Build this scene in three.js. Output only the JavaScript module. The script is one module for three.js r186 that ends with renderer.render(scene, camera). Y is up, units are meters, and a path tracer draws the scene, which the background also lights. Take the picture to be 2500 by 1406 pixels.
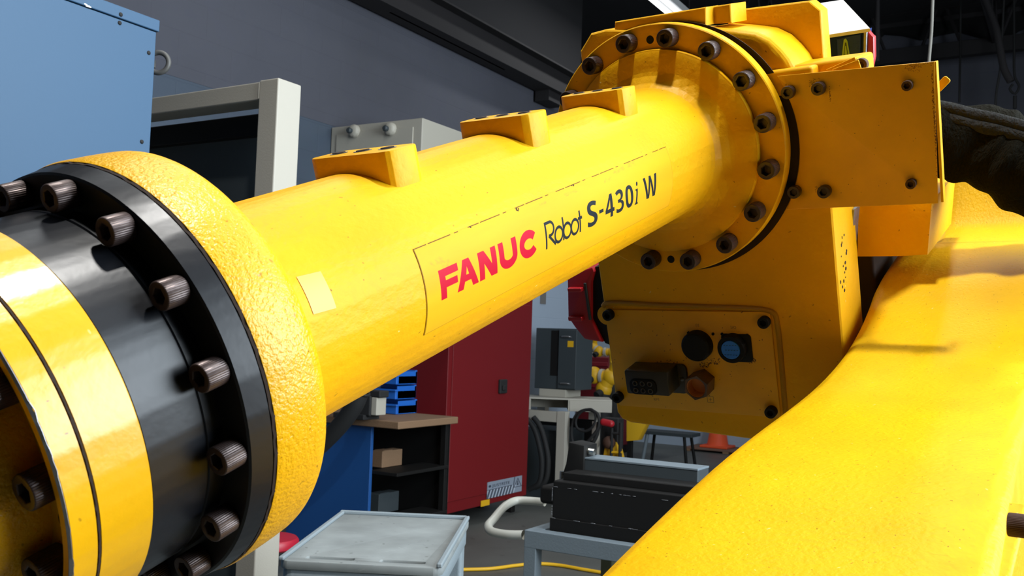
import * as THREE from 'three';
import { RoundedBoxGeometry } from 'three/addons/geometries/RoundedBoxGeometry.js';
import { mergeGeometries, toCreasedNormals } from 'three/addons/utils/BufferGeometryUtils.js';
import { ConvexGeometry } from 'three/addons/geometries/ConvexGeometry.js';
import { RectAreaLightUniformsLib } from 'three/addons/lights/RectAreaLightUniformsLib.js';

// ───────────────────────── camera, light, exposure ─────────────────────────
const FPX = 2350, W = 2500, H = 1406, D2R = Math.PI / 180;
const scene = new THREE.Scene();
scene.background = new THREE.Color(0x000000);
const camera = new THREE.PerspectiveCamera(2 * Math.atan(H / 2 / FPX) / D2R, W / H, 0.05, 60);
camera.rotation.order = 'YXZ';
camera.rotation.set(3.1 * D2R, 30.8 * D2R, 2.0 * D2R);
camera.position.set(0, 1.4, 0);
camera.focus = 1.05; camera.userData.fStop = 24;
camera.updateMatrixWorld(true);
const renderer = new THREE.WebGLRenderer({ antialias: true });
renderer.toneMapping = THREE.LinearToneMapping;
renderer.toneMappingExposure = 1.0;
renderer.outputColorSpace = THREE.SRGBColorSpace;
renderer.shadowMap.enabled = true;
RectAreaLightUniformsLib.init();
const WINDOW_NITS = 13.5, TUBE_NITS = 26, BAY_CANDELA = 32;
const ROOM = { left: -4.5, right: 2.75, back: -13, front: 6, top: 5.6 };
const SKYLINE = { z0: -4.4, z1: -1.15, y0: 1.3, y1: 4.3 };          // the glazed loading-bay wall to the right
{
  const w = new THREE.RectAreaLight(new THREE.Color(0.80, 0.91, 1.0), WINDOW_NITS, SKYLINE.z1 - SKYLINE.z0, SKYLINE.y1 - SKYLINE.y0);
  w.position.set(ROOM.right - 0.03, (SKYLINE.y0 + SKYLINE.y1) / 2, (SKYLINE.z0 + SKYLINE.z1) / 2);
  w.lookAt(ROOM.left, w.position.y, w.position.z); w.castShadow = true; w.name = 'window_light';
  scene.add(w);
}

// ───────────────────────── helpers ─────────────────────────
let seed = 12345;
const rnd = () => { seed = (seed + 0x6d2b79f5) | 0; let t = Math.imul(seed ^ (seed >>> 15), 1 | seed); t = (t + Math.imul(t ^ (t >>> 7), 61 | t)) ^ t; return ((t ^ (t >>> 14)) >>> 0) / 4294967296; };
const rr = (a, b) => a + (b - a) * rnd();
const V = (x, y, z) => new THREE.Vector3(x, y, z);
const used = {};
function numbered(n) { const k = used[n] = (used[n] ?? -1) + 1; return k ? n + '_' + String(k).padStart(3, '0') : n; }
function shade(m) { m.castShadow = m.receiveShadow = true; return m; }
function tag(o, label, category, group) { o.userData.label = label; o.userData.category = category; if (group) o.userData.group = group; return o; }
function thing(name, label, category, x, y, z, turn = 0, group) {
  const o = new THREE.Group(); o.name = numbered(name); o.position.set(x, y, z); o.rotation.y = turn; scene.add(o);
  return tag(o, label, category, group);
}
function part(name, geo, mat, parent, label) {
  const m = shade(new THREE.Mesh(geo, mat)); m.name = name; parent.add(m); if (label) m.userData.label = label; return m;
}
function struct(name, geo, mat, parent = scene) { const m = part(name, geo, mat, parent); if (parent === scene) m.userData.kind = 'structure'; return m; }
// uv in metres by the way each face looks
function triUV(g0) {
  const g = g0.index ? g0.toNonIndexed() : g0; const p = g.attributes.position, uv = new Float32Array(p.count * 2);
  const a = V(), b = V(), c = V();
  for (let i = 0; i < p.count; i += 3) {
    a.fromBufferAttribute(p, i); b.fromBufferAttribute(p, i + 1); c.fromBufferAttribute(p, i + 2);
    const n = b.clone().sub(a).cross(c.clone().sub(a)); const x = Math.abs(n.x), y = Math.abs(n.y), z = Math.abs(n.z);
    [a, b, c].forEach((q, k) => { const j = (i + k) * 2; if (x > y && x > z) { uv[j] = q.z; uv[j + 1] = q.y; } else if (y > z) { uv[j] = q.x; uv[j + 1] = q.z; } else { uv[j] = q.x; uv[j + 1] = q.y; } });
  }
  g.setAttribute('uv', new THREE.BufferAttribute(uv, 2)); return g;
}
const fin = (g, crease = 0.6) => { const n = triUV(g); return toCreasedNormals(n, crease); };
const box = (w, h, d, x = 0, y = 0, z = 0, r = 0.004) => {
  const k = Math.min(r, w / 2.01, h / 2.01, d / 2.01);
  const g = k > 0.0005 ? new RoundedBoxGeometry(w, h, d, 2, k) : new THREE.BoxGeometry(w, h, d);
  const t = triUV(g); t.translate(x, y, z); return t;
};
const box2 = (x0, x1, y0, y1, z0, z1, r = 0.004) => box(Math.abs(x1 - x0), Math.abs(y1 - y0), Math.abs(z1 - z0), (x0 + x1) / 2, (y0 + y1) / 2, (z0 + z1) / 2, r);
function rod(a, b, r, seg = 16, r2 = r) {
  const d = b.clone().sub(a), g = new THREE.CylinderGeometry(r2, r, d.length(), seg);
  g.applyQuaternion(new THREE.Quaternion().setFromUnitVectors(V(0, 1, 0), d.clone().normalize())); g.translate((a.x + b.x) / 2, (a.y + b.y) / 2, (a.z + b.z) / 2); return fin(g, 0.9);
}
const tubeOf = (pts, r, seg = 60, rad = 10, closed = false) => new THREE.TubeGeometry(new THREE.CatmullRomCurve3(pts, closed), seg, r, rad, closed);
const merge = (...gs) => mergeGeometries(gs.flat().map((g) => { const n = g.index ? g.toNonIndexed() : g; for (const k of Object.keys(n.attributes)) if (!['position', 'normal', 'uv'].includes(k)) n.deleteAttribute(k); return n; }));
function poly(pts, holes = []) { const s = new THREE.Shape(pts.map((p) => new THREE.Vector2(p[0], p[1]))); for (const h of holes) s.holes.push(new THREE.Path(h.map((p) => new THREE.Vector2(p[0], p[1])))); return s; }
// outline in x,y pushed from z0 to z1, edges bevelled by b
function ext(shape, z0, z1, b = 0.003, cs = 24, bs = 2) {
  const g = new THREE.ExtrudeGeometry(shape, { depth: Math.max(z1 - z0 - 2 * b, 1e-4), bevelEnabled: b > 0, bevelThickness: b, bevelSize: b, bevelOffset: -b, bevelSegments: bs, curveSegments: cs });
  g.translate(0, 0, z0 + b); return fin(g, 0.5);
}
function roundRect(x0, y0, x1, y1, r) {
  const s = new THREE.Shape(); s.moveTo(x0 + r, y0); s.lineTo(x1 - r, y0); s.absarc(x1 - r, y0 + r, r, -Math.PI / 2, 0); s.lineTo(x1, y1 - r); s.absarc(x1 - r, y1 - r, r, 0, Math.PI / 2);
  s.lineTo(x0 + r, y1); s.absarc(x0 + r, y1 - r, r, Math.PI / 2, Math.PI); s.lineTo(x0, y0 + r); s.absarc(x0 + r, y0 + r, r, Math.PI, 1.5 * Math.PI); return s;
}
// turned body about z: profile [[radius, z], ...], uv = arc length and profile length in metres
function turned(profile, seg = 160, crease = 0.5, wob) {
  const pos = [], uv = []; let len = 0; const L = [0];
  for (let i = 1; i < profile.length; i++) L.push(len += Math.hypot(profile[i][0] - profile[i - 1][0], profile[i][1] - profile[i - 1][1]));
  const R = Math.max(...profile.map((p) => p[0]));
  const P = (i, j) => { const a = (j % seg) / seg * 2 * Math.PI, w = wob ? wob(i, a) : [0, 0]; return [(profile[i][0] + w[0]) * Math.cos(a), (profile[i][0] + w[0]) * Math.sin(a), profile[i][1] + w[1]]; };
  for (let i = 0; i + 1 < profile.length; i++) for (let j = 0; j < seg; j++) {
    const a = P(i, j), b = P(i, j + 1), c = P(i + 1, j + 1), d = P(i + 1, j), u0 = j / seg * 2 * Math.PI * R, u1 = (j + 1) / seg * 2 * Math.PI * R;
    pos.push(...a, ...c, ...b, ...a, ...d, ...c); uv.push(u0, L[i], u1, L[i + 1], u1, L[i], u0, L[i], u0, L[i + 1], u1, L[i + 1]);
  }
  const g = new THREE.BufferGeometry(); g.setAttribute('position', new THREE.Float32BufferAttribute(pos, 3)); g.setAttribute('uv', new THREE.Float32BufferAttribute(uv, 2)); g.computeVertexNormals();
  return toCreasedNormals(g, crease);
}
// the ray through a photograph point, met with one plane of the room
function hit(px, py, axis, val) {
  const d = V((px - W / 2) / FPX, -(py - H / 2) / FPX, -1).applyQuaternion(camera.quaternion), o = camera.position, k = axis;
  return o.clone().addScaledVector(d, (val - o[k]) / d[k]);
}
// the robot's own axes: x across, y up its housing, z along the forearm towards the wrist
const ROB = (() => {
  const m = new THREE.Matrix4().makeBasis(V(0.82952524, 0, 0.55846922), V(-0.15814648, 0.95906722, 0.23490372), V(-0.53560952, -0.28317851, 0.79557047));
  m.setPosition(0.21723, 0.19663, -1.391); return camera.matrixWorld.clone().multiply(m);
})();
const ROBI = ROB.clone().invert();
function onRobot(px, py, axis, val) {
  const d = V((px - W / 2) / FPX, -(py - H / 2) / FPX, -1).applyQuaternion(camera.quaternion).transformDirection(ROBI), o = camera.position.clone().applyMatrix4(ROBI);
  return o.addScaledVector(d, (val - o[axis]) / d[axis]);
}
const UXY = (z, ...pts) => pts.map(([x, y]) => { const p = onRobot(x, y, 'z', z); return [p.x, p.y]; });

// ───────────────────────── textures ─────────────────────────
function noiseGrid(n, s) { let q = s; const r = () => { q = (q * 1664525 + 1013904223) >>> 0; return q / 4294967296; }; return Float32Array.from({ length: n * n }, r); }
function vnoise(size, cells, s) {
  const g = noiseGrid(cells, s), out = new Float32Array(size * size);
  for (let y = 0; y < size; y++) for (let x = 0; x < size; x++) {
    const fx = x / size * cells, fy = y / size * cells, x0 = fx | 0, y0 = fy | 0; let a = fx - x0, b = fy - y0; a = a * a * (3 - 2 * a); b = b * b * (3 - 2 * b);
    const x1 = (x0 + 1) % cells, y1 = (y0 + 1) % cells;
    out[y * size + x] = (g[y0 * cells + x0] * (1 - a) + g[y0 * cells + x1] * a) * (1 - b) + (g[y1 * cells + x0] * (1 - a) + g[y1 * cells + x1] * a) * b;
  }
  return out;
}
function fbm(size, base, oct, s) { const out = new Float32Array(size * size); let amp = 1, tot = 0; for (let o = 0; o < oct; o++) { const n = vnoise(size, Math.min(size, base << o), s + o * 77); for (let i = 0; i < out.length; i++) out[i] += n[i] * amp; tot += amp; amp *= 0.55; } for (let i = 0; i < out.length; i++) out[i] /= tot; return out; }
function grayTex(arr, size, tile, lo = 0, hi = 1) {
  const d = new Uint8Array(size * size * 4); for (let i = 0; i < arr.length; i++) { const v = Math.max(0, Math.min(255, (lo + (hi - lo) * arr[i]) * 255)); d[i * 4] = d[i * 4 + 1] = d[i * 4 + 2] = v; d[i * 4 + 3] = 255; }
  const t = new THREE.DataTexture(d, size, size); t.wrapS = t.wrapT = THREE.RepeatWrapping; t.magFilter = THREE.LinearFilter; t.repeat.set(1 / tile, 1 / tile); t.needsUpdate = true; return t;
}
function canvasTex(w, h, draw, tile) {
  const c = document.createElement('canvas'); c.width = w; c.height = h; draw(c.getContext('2d'), w, h);
  const t = new THREE.CanvasTexture(c); t.colorSpace = THREE.SRGBColorSpace; if (tile) { t.wrapS = t.wrapT = THREE.RepeatWrapping; t.repeat.set(1 / tile, 1 / tile); } return t;
}
const lin2s = (c) => Math.round(255 * (c <= 0.0031308 ? 12.92 * c : 1.055 * Math.pow(c, 1 / 2.4) - 0.055));
const css = (r, g, b, a = 1) => `rgba(${lin2s(r)},${lin2s(g)},${lin2s(b)},${a})`;
function grainy(ctx, w, h, amp, s, cells = 6) {
  const size = 256, n = fbm(size, cells, 5, s), im = ctx.getImageData(0, 0, w, h), d = im.data;
  for (let y = 0; y < h; y++) for (let x = 0; x < w; x++) { const k = 1 + (n[((y * size / h) | 0) * size + ((x * size / w) | 0)] - 0.5) * 2 * amp, i = (y * w + x) * 4; d[i] *= k; d[i + 1] *= k; d[i + 2] *= k; }
  ctx.putImageData(im, 0, 0);
}
function speck(ctx, w, h, n, col, smin, smax, aspect = 2) {
  for (let i = 0; i < n; i++) { const x = rnd() * w, y = rnd() * h, s = rr(smin, smax), a = rnd() * 6.28; ctx.fillStyle = col; ctx.beginPath(); ctx.ellipse(x, y, s * rr(1, aspect), s, a, 0, 6.29); ctx.fill(); }
}
const YEL = [0.80, 0.405, 0.003];
function paintTex(rgb, dirt, s, tile) {
  return canvasTex(1024, 1024, (c, w, h) => {
    c.fillStyle = css(...rgb); c.fillRect(0, 0, w, h); grainy(c, w, h, 0.05, s);
    speck(c, w, h, 70 * dirt, 'rgba(60,35,5,0.6)', 0.5, 1.2, 3); speck(c, w, h, 40 * dirt, 'rgba(110,75,10,0.4)', 0.7, 2.0, 3);
    speck(c, w, h, 14 * dirt, 'rgba(235,225,190,0.6)', 0.6, 2.2, 3);
    for (let i = 0; i < 10 * dirt; i++) { c.strokeStyle = 'rgba(120,85,15,0.30)'; c.lineWidth = rr(0.6, 1.4); c.beginPath(); const x = rnd() * w, y = rnd() * h; c.moveTo(x, y); c.lineTo(x + rr(-40, 40), y + rr(-12, 12)); c.stroke(); }
  }, tile);
}
const peel = grayTex(fbm(512, 24, 4, 5), 512, 0.16), castB = grayTex(fbm(512, 40, 4, 9), 512, 0.16), sandB = grayTex(fbm(512, 56, 3, 19).map((v) => Math.pow(v, 1.6)), 512, 0.11), fine = grayTex(fbm(512, 60, 3, 14), 512, 0.25), patchy = grayTex(fbm(512, 6, 6, 21), 512, 1.0, 0.25, 0.6);
const std = (o) => new THREE.MeshStandardMaterial(o), phy = (o) => new THREE.MeshPhysicalMaterial(o);
const rgb = (r, g, b) => new THREE.Color().setRGB(r, g, b);
const M = {
  yellow: phy({ map: paintTex(YEL, 1, 31, 0.5), roughness: 0.46, bumpMap: peel, bumpScale: 0.00045, specularIntensity: 0.3 }),
  gloss: phy({ map: paintTex(YEL, 0.7, 37, 0.5), roughness: 0.30, bumpMap: peel, bumpScale: 0.0002, specularIntensity: 1, clearcoat: 0.2, clearcoatRoughness: 0.25 }),
  arm: phy({ map: paintTex([0.78, 0.46, 0.003], 4.5, 47, 0.36), roughness: 0.48, bumpMap: castB, bumpScale: 0.0006, specularIntensity: 0.3 }),
  cast: phy({ map: paintTex(YEL, 2, 53, 0.4), roughness: 0.34, bumpMap: sandB, bumpScale: 0.00065, specularIntensity: 0.8 }),
  black: phy({ color: rgb(0.008, 0.009, 0.012), roughness: 0.36, specularIntensity: 0.75, bumpMap: fine, bumpScale: 0.00005 }),
  bolt: std({ color: rgb(0.062, 0.042, 0.038), roughness: 0.36, metalness: 0.45, bumpMap: fine, bumpScale: 0.0002 }),
  rust: std({ color: rgb(0.07, 0.03, 0.016), roughness: 0.8 }),
  grimeAndShade: std({ color: rgb(0.025, 0.012, 0.006), roughness: 0.9 }),  // dirt in joints and holes, also painted shade behind the elbow housing
  bare: std({ color: rgb(0.28, 0.28, 0.29), roughness: 0.45, metalness: 0.8, bumpMap: fine, bumpScale: 0.0004 }),
  dark: phy({ color: rgb(0.007, 0.0065, 0.006), roughness: 0.6, specularIntensity: 0.5 }),
  hole: std({ color: rgb(0.004, 0.004, 0.004), roughness: 0.9 }),
  redPaint: std({ color: rgb(0.42, 0.012, 0.02), roughness: 0.4 }),
  cabRed: std({ color: rgb(0.165, 0.0025, 0.005), roughness: 0.55, bumpMap: fine, bumpScale: 0.0001 }),
  blueCab: std({ color: rgb(0.030, 0.088, 0.17), roughness: 0.55, bumpMap: fine, bumpScale: 0.0001 }),
  benchBlue: std({ color: rgb(0.010, 0.075, 0.26), roughness: 0.5 }),
  cream: std({ color: rgb(0.45, 0.42, 0.355), roughness: 0.5, bumpMap: fine, bumpScale: 0.0003 }),
  creamBox: std({ color: rgb(0.44, 0.41, 0.34), roughness: 0.55 }),
  steelGrey: std({ color: rgb(0.15, 0.185, 0.21), roughness: 0.5, roughnessMap: null, bumpMap: fine, bumpScale: 0.0004 }),
  plastic: std({ color: rgb(0.22, 0.26, 0.28), roughness: 0.62, bumpMap: fine, bumpScale: 0.0004 }),
  fabric: phy({ color: rgb(0.0085, 0.0078, 0.0048), specularIntensity: 0.1, roughness: 0.95, bumpMap: castB, bumpScale: 0.003 }),
  fabricPale: phy({ color: rgb(0.028, 0.028, 0.027), specularIntensity: 0.1, roughness: 0.95, bumpMap: castB, bumpScale: 0.003 }),
  rubber: std({ color: rgb(0.012, 0.012, 0.012), roughness: 0.75 }),
  charcoal: std({ color: rgb(0.035, 0.045, 0.05), roughness: 0.6 }),
  wood: std({ color: rgb(0.22, 0.13, 0.07), roughness: 0.7, bumpMap: fine, bumpScale: 0.001 }),
  orange: std({ color: rgb(0.8, 0.09, 0.02), roughness: 0.6 }),
  bigYellow: std({ color: rgb(0.75, 0.42, 0.01), roughness: 0.5 }),
  brass: std({ color: rgb(0.55, 0.24, 0.10), roughness: 0.4, metalness: 0.15 }),
  chrome: std({ color: rgb(0.6, 0.58, 0.52), roughness: 0.25, metalness: 1 }),
  blueInsert: std({ color: rgb(0.03, 0.22, 1.0), roughness: 0.5 }),
  white: std({ color: rgb(0.7, 0.7, 0.7), roughness: 0.4 }),
  deck: std({ color: rgb(0.010, 0.0095, 0.011), roughness: 0.9 }),
  joist: std({ color: rgb(0.012, 0.010, 0.011), roughness: 0.8 }),
  rope: std({ color: rgb(0.16, 0.15, 0.13), roughness: 0.9 }),
};

// ───────────────────────── the room ─────────────────────────
const wallTex = canvasTex(1024, 1024, (c, w, h) => { c.fillStyle = css(0.072, 0.075, 0.094); c.fillRect(0, 0, w, h); grainy(c, w, h, 0.10, 61, 4); }, 4);
const wallLowTex = canvasTex(512, 512, (c, w, h) => { c.fillStyle = css(0.054, 0.074, 0.104); c.fillRect(0, 0, w, h); grainy(c, w, h, 0.10, 67, 4); }, 4);
const blockBump = (() => { const S = 512, a = new Float32Array(S * S).fill(1); const n = fbm(S, 30, 3, 88); for (let y = 0; y < S; y++) for (let x = 0; x < S; x++) { const r = Math.floor(y / 128), u = (x + (r % 2) * 128) % 256; const m = (y % 128 < 4 || u < 4) ? 0.55 : 1; a[y * S + x] = m * 0.8 + n[y * S + x] * 0.2; } return grayTex(a, S, 0.8); })();
M.wall = std({ map: wallTex, roughness: 0.85, bumpMap: blockBump, bumpScale: 0.003 });
M.wallLow = std({ map: wallLowTex, roughness: 0.7, bumpMap: blockBump, bumpScale: 0.003 });
M.wallPale = std({ color: rgb(0.34, 0.41, 0.50), roughness: 0.8, bumpMap: blockBump, bumpScale: 0.002 });
M.floor = std({ map: canvasTex(1024, 1024, (c, w, h) => { c.fillStyle = css(0.095, 0.10, 0.09); c.fillRect(0, 0, w, h); grainy(c, w, h, 0.22, 71, 5); speck(c, w, h, 90, 'rgba(50,48,42,0.35)', 1, 5, 3); }, 3), roughness: 0.55, roughnessMap: null, bumpMap: fine, bumpScale: 0.0006 });
const LW_END = -8.9, ALC = -9;
struct('floor', box2(ALC - 0.3, ROOM.right + 0.3, -0.25, 0, ROOM.back - 0.3, ROOM.front + 0.3, 0), M.floor);
struct('ceiling', box2(ALC - 0.3, ROOM.right + 0.3, ROOM.top, ROOM.top + 0.25, ROOM.back - 0.3, ROOM.front + 0.3, 0), M.deck);
struct('wall_left', merge(box2(ROOM.left - 0.25, ROOM.left, 2.845, 3.78, LW_END, ROOM.front + 0.3, 0)), M.wall);
struct('wall_left_lower', box2(ROOM.left - 0.25, ROOM.left - 0.002, 0, 2.845, -7.3, ROOM.front + 0.3, 0), M.wallLow);
struct('wall_left_end', box2(ROOM.left - 0.25, ROOM.left - 0.002, 0, 2.845, LW_END, -7.3, 0), M.wallPale);
struct('wall_left_upper', box2(ROOM.left - 0.25, ROOM.left - 0.06, 3.78, ROOM.top, LW_END, ROOM.front + 0.3, 0), M.deck);
struct('wall_alcove', box2(ALC - 0.3, ALC, 0, ROOM.top, ROOM.back - 0.3, LW_END + 0.25, 0), M.wallPale);
struct('wall_return', box2(ALC, ROOM.left - 0.25, 0, ROOM.top, LW_END, LW_END + 0.25, 0), M.wall);
struct('wall_back', merge(box2(ALC, ROOM.right + 0.3, 2.6, ROOM.top, ROOM.back - 0.3, ROOM.back, 0)), M.wall);
struct('wall_back_lower', box2(ALC, ROOM.right + 0.3, 0, 2.6, ROOM.back - 0.3, ROOM.back + 0.002, 0), M.wallPale);
struct('trim_1', box2(ALC, ROOM.left + 2, 1.18, 1.32, ROOM.back, ROOM.back + 0.04, 0.004), M.cream);
struct('wall_front', box2(ROOM.left - 0.25, ROOM.right + 0.3, 0, ROOM.top, ROOM.front, ROOM.front + 0.3, 0), M.deck);
{
  const { z0, z1, y0, y1 } = SKYLINE, a = ROOM.right, b = ROOM.right + 0.3;
  struct('wall_right', merge(box2(a, b, 0, y0, ROOM.back, ROOM.front, 0), box2(a, b, y1, ROOM.top, ROOM.back, ROOM.front, 0), box2(a, b, y0, y1, ROOM.back, z0, 0), box2(a, b, y0, y1, z1, ROOM.front, 0)), M.deck);
  const win = new THREE.Group(); win.name = 'window_1'; win.userData.kind = 'structure'; scene.add(win);
  const glow = std({ color: rgb(0.6, 0.65, 0.7), emissive: rgb(0.80, 0.91, 1), emissiveIntensity: 2, roughness: 0.4 });
  const nz = 5, ny = 3;
  for (let i = 0; i < nz; i++) for (let j = 0; j < ny; j++) { const p = part('pane', new THREE.BoxGeometry(0.02, (y1 - y0) / ny - 0.06, (z1 - z0) / nz - 0.06), glow, win); p.position.set(a + 0.12, y0 + (j + 0.5) * (y1 - y0) / ny, z0 + (i + 0.5) * (z1 - z0) / nz); }
  for (let i = 0; i <= nz; i++) part('mullion', box2(a + 0.08, a + 0.16, y0, y1, z0 + i * (z1 - z0) / nz - 0.03, z0 + i * (z1 - z0) / nz + 0.03, 0), M.cream, win);
  for (let j = 0; j <= ny; j++) part('transom', box2(a + 0.085, a + 0.155, y0 + j * (y1 - y0) / ny - 0.03, y0 + j * (y1 - y0) / ny + 0.03, z0, z1, 0), M.cream, win);
}
// ceiling lamps: long fluorescent battens hung from the deck
function batten(x, z, y, len, label) {
  const t = thing('ceiling_light', label, 'light', x, y, z, 0, 'fluorescent battens under the dark roof');
  part('housing', box2(-0.10, 0.10, 0.02, 0.09, -len / 2, len / 2, 0.006), M.white, t);
  for (const s of [-1, 1]) { part('tube_lamp', rod(V(s * 0.05, 0, -len / 2 + 0.03), V(s * 0.05, 0, len / 2 - 0.03), 0.018, 12), std({ color: rgb(0.8, 0.8, 0.8), emissive: rgb(0.95, 0.98, 1), emissiveIntensity: 2.2, roughness: 0.4 }), t); part('hanger', rod(V(0, 0.09, s * len * 0.35), V(0, ROOM.top - y, s * len * 0.35), 0.006, 8), M.joist, t); }
  const l = new THREE.RectAreaLight(new THREE.Color(0.95, 0.98, 1.0), TUBE_NITS, 0.16, len); l.position.set(0, -0.03, 0); l.rotation.x = -Math.PI / 2; l.castShadow = true; l.name = 'tube_light'; t.add(l);
  return t;
}
const LAMP_Y = 4.75, seen = hit(1607, 2, 'y', LAMP_Y);
batten(seen.x, seen.z, LAMP_Y, 2.4, 'white fluorescent batten whose end shows above the bolted yellow ring');
for (const [x, z] of [[-6.8, -11.0], [1.9, -9.6], [1.5, -6.4], [1.2, -2.9], [-0.4, -3.6], [-2.6, -2.4]]) batten(x, z, LAMP_Y, 2.4, 'white fluorescent batten hanging under the roof outside the picture');

{ // one compact high bay lamp nearly above the robot
  const t = thing('high_bay_lamp', 'round high bay lamp hanging above the robot outside the picture', 'light', -0.25, 4.6, -0.62), pts = [[0.05, 0.30], [0.10, 0.27], [0.19, 0.12], [0.23, 0.0]].map(([r, y]) => new THREE.Vector2(r, y));
  part('reflector', new THREE.LatheGeometry(pts, 40), std({ color: rgb(0.6, 0.6, 0.6), roughness: 0.3, metalness: 0.8, side: THREE.DoubleSide }), t); part('bulb', new THREE.SphereGeometry(0.095, 24, 16).translate(0, 0.03, 0), std({ color: rgb(0.8, 0.8, 0.8), emissive: rgb(1, 0.98, 0.94), emissiveIntensity: 6 }), t); part('ballast', new THREE.CylinderGeometry(0.07, 0.07, 0.2, 24).translate(0, 0.40, 0), M.joist, t); part('hook_rod', rod(V(0, 0.5, 0), V(0, ROOM.top - 4.6, 0), 0.01, 8), M.joist, t);
  const s = new THREE.SpotLight(new THREE.Color(1, 0.98, 0.94), BAY_CANDELA, 0, 1.15, 0.4, 2); s.position.set(0, -0.09, 0); s.target.position.set(0, -4, 0); s.castShadow = true; s.shadow.radius = 5; s.name = 'bay_light'; t.add(s); t.add(s.target);
}
// ───────────────────────── the robot ─────────────────────────
const footL = V(0.36, -0.42, 0.80).applyMatrix4(ROB);
const robot = thing('industrial_robot', 'big yellow industrial robot arm with bolted flanges and red and black lettering', 'robot', footL.x, 0, footL.z);
const ROBLOCAL = new THREE.Matrix4().makeTranslation(-footL.x, 0, -footL.z).multiply(ROB);
function rpart(name, geo, mat, label) { const m = part(name, geo, mat, robot, label); m.applyMatrix4(ROBLOCAL); return m; }

// socket head cap screw: axis z, seat at z = 0
function boltGeo(r, h) {
  const s = new THREE.Shape(), N = 88; for (let i = 0; i < N; i++) { const a = i / N * 2 * Math.PI, q = r * (i % 2 ? 0.975 : 1); i ? s.lineTo(q * Math.cos(a), q * Math.sin(a)) : s.moveTo(q, 0); }
  const hx = r * 0.56, hole = new THREE.Path(); for (let i = 0; i <= 6; i++) { const a = i / 6 * 2 * Math.PI; i ? hole.lineTo(hx * Math.cos(a), hx * Math.sin(a)) : hole.moveTo(hx, 0); } s.holes.push(hole);
  const b = r * 0.13, g = new THREE.ExtrudeGeometry(s, { depth: h - 2 * b, bevelEnabled: true, bevelThickness: b, bevelSize: b, bevelOffset: -b, bevelSegments: 3, curveSegments: 8 }); g.translate(0, 0, b);
  const floor = new THREE.CylinderGeometry(r * 0.9, r * 0.9, h * 0.45, 24); floor.rotateX(Math.PI / 2); floor.translate(0, 0, h * 0.225);
  return merge(fin(g, 0.35), fin(floor));
}
const boltBig = boltGeo(0.0126, 0.023), boltMid = boltGeo(0.0088, 0.012), boltSmall = boltGeo(0.0066, 0.009), boltFlange = boltGeo(0.0092, 0.0165), boltHeavy = boltGeo(0.0105, 0.020);
function bolts(parent, geo, mat, list, z) { list.forEach(([x, y], i) => { const m = part('bolt', geo, mat, parent); m.position.set(x, y, z); m.rotation.z = i * 1.37; }); }
const ringAt = (R, a0, n) => Array.from({ length: n }, (_, i) => { const a = (a0 + i * 360 / n) * D2R; return [-R * Math.cos(a), R * Math.sin(a)]; });   // angle 0 to the far side, 90 up, 180 to the near side

// forearm: near flange, tube, flared root
const arc = (cx, cz, r, a0, a1, n) => Array.from({ length: n + 1 }, (_, i) => { const a = (a0 + (a1 - a0) * i / n) * D2R; return [cx + r * Math.cos(a), cz + r * Math.sin(a)]; });
const RT = 0.0938;
const forearm = rpart('forearm_tube', turned([[0.1453, 0.0], [0.1453, 0.010], ...arc(0.1435, 0.010, 0.0018, 0, 90, 3), [0.135, 0.0145], ...arc(RT + 0.033, 0.051, 0.033, 262, 180, 32), [RT, 0.10], [RT, 0.3], [RT, 0.55], [RT, 0.80], [RT, 0.86]], 192, 0.5), M.yellow);
{ // smooth the long tube: faces must not fold
}
rpart('forearm_flange', turned([[RT - 0.002, 0.835], ...arc(RT + 0.016, 0.836, 0.016, 180, 100, 6), [0.128, 0.8605], ...arc(0.1435, 0.8705, 0.0065, 262, 355, 6), [0.1505, 0.878], [0.1508, 0.89], [0.1508, 0.9085], [0.1500, 0.9115], [0.12, 0.9115]], 192, 0.6), M.cast, 'yellow flange with rough cast shoulder');
{ // scrap of clear tape on the tube
  const a0 = 153, a1 = 171, s0 = 0.811, s1 = 0.788, pos = [], uv = [], idx = [], n = 10, q = RT + 0.0004; for (let i = 0; i <= n; i++) for (let j = 0; j < 2; j++) { const a = (a0 + (a1 - a0) * i / n + j * 1.5) * D2R; pos.push(-q * Math.cos(a), q * Math.sin(a), j ? s1 : s0); uv.push(j, i / n); } for (let i = 0; i < n; i++) idx.push(2 * i, 2 * i + 2, 2 * i + 1, 2 * i + 1, 2 * i + 2, 2 * i + 3);
  const g = new THREE.BufferGeometry(); g.setAttribute('position', new THREE.Float32BufferAttribute(pos, 3)); g.setAttribute('uv', new THREE.Float32BufferAttribute(uv, 2)); g.setIndex(idx); g.computeVertexNormals(); part('clear_tape', g, phy({ color: rgb(0.76, 0.42, 0.08), roughness: 0.42, specularIntensity: 0.7, side: THREE.DoubleSide }), forearm, 'glossy scrap of clear tape');
}
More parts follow.
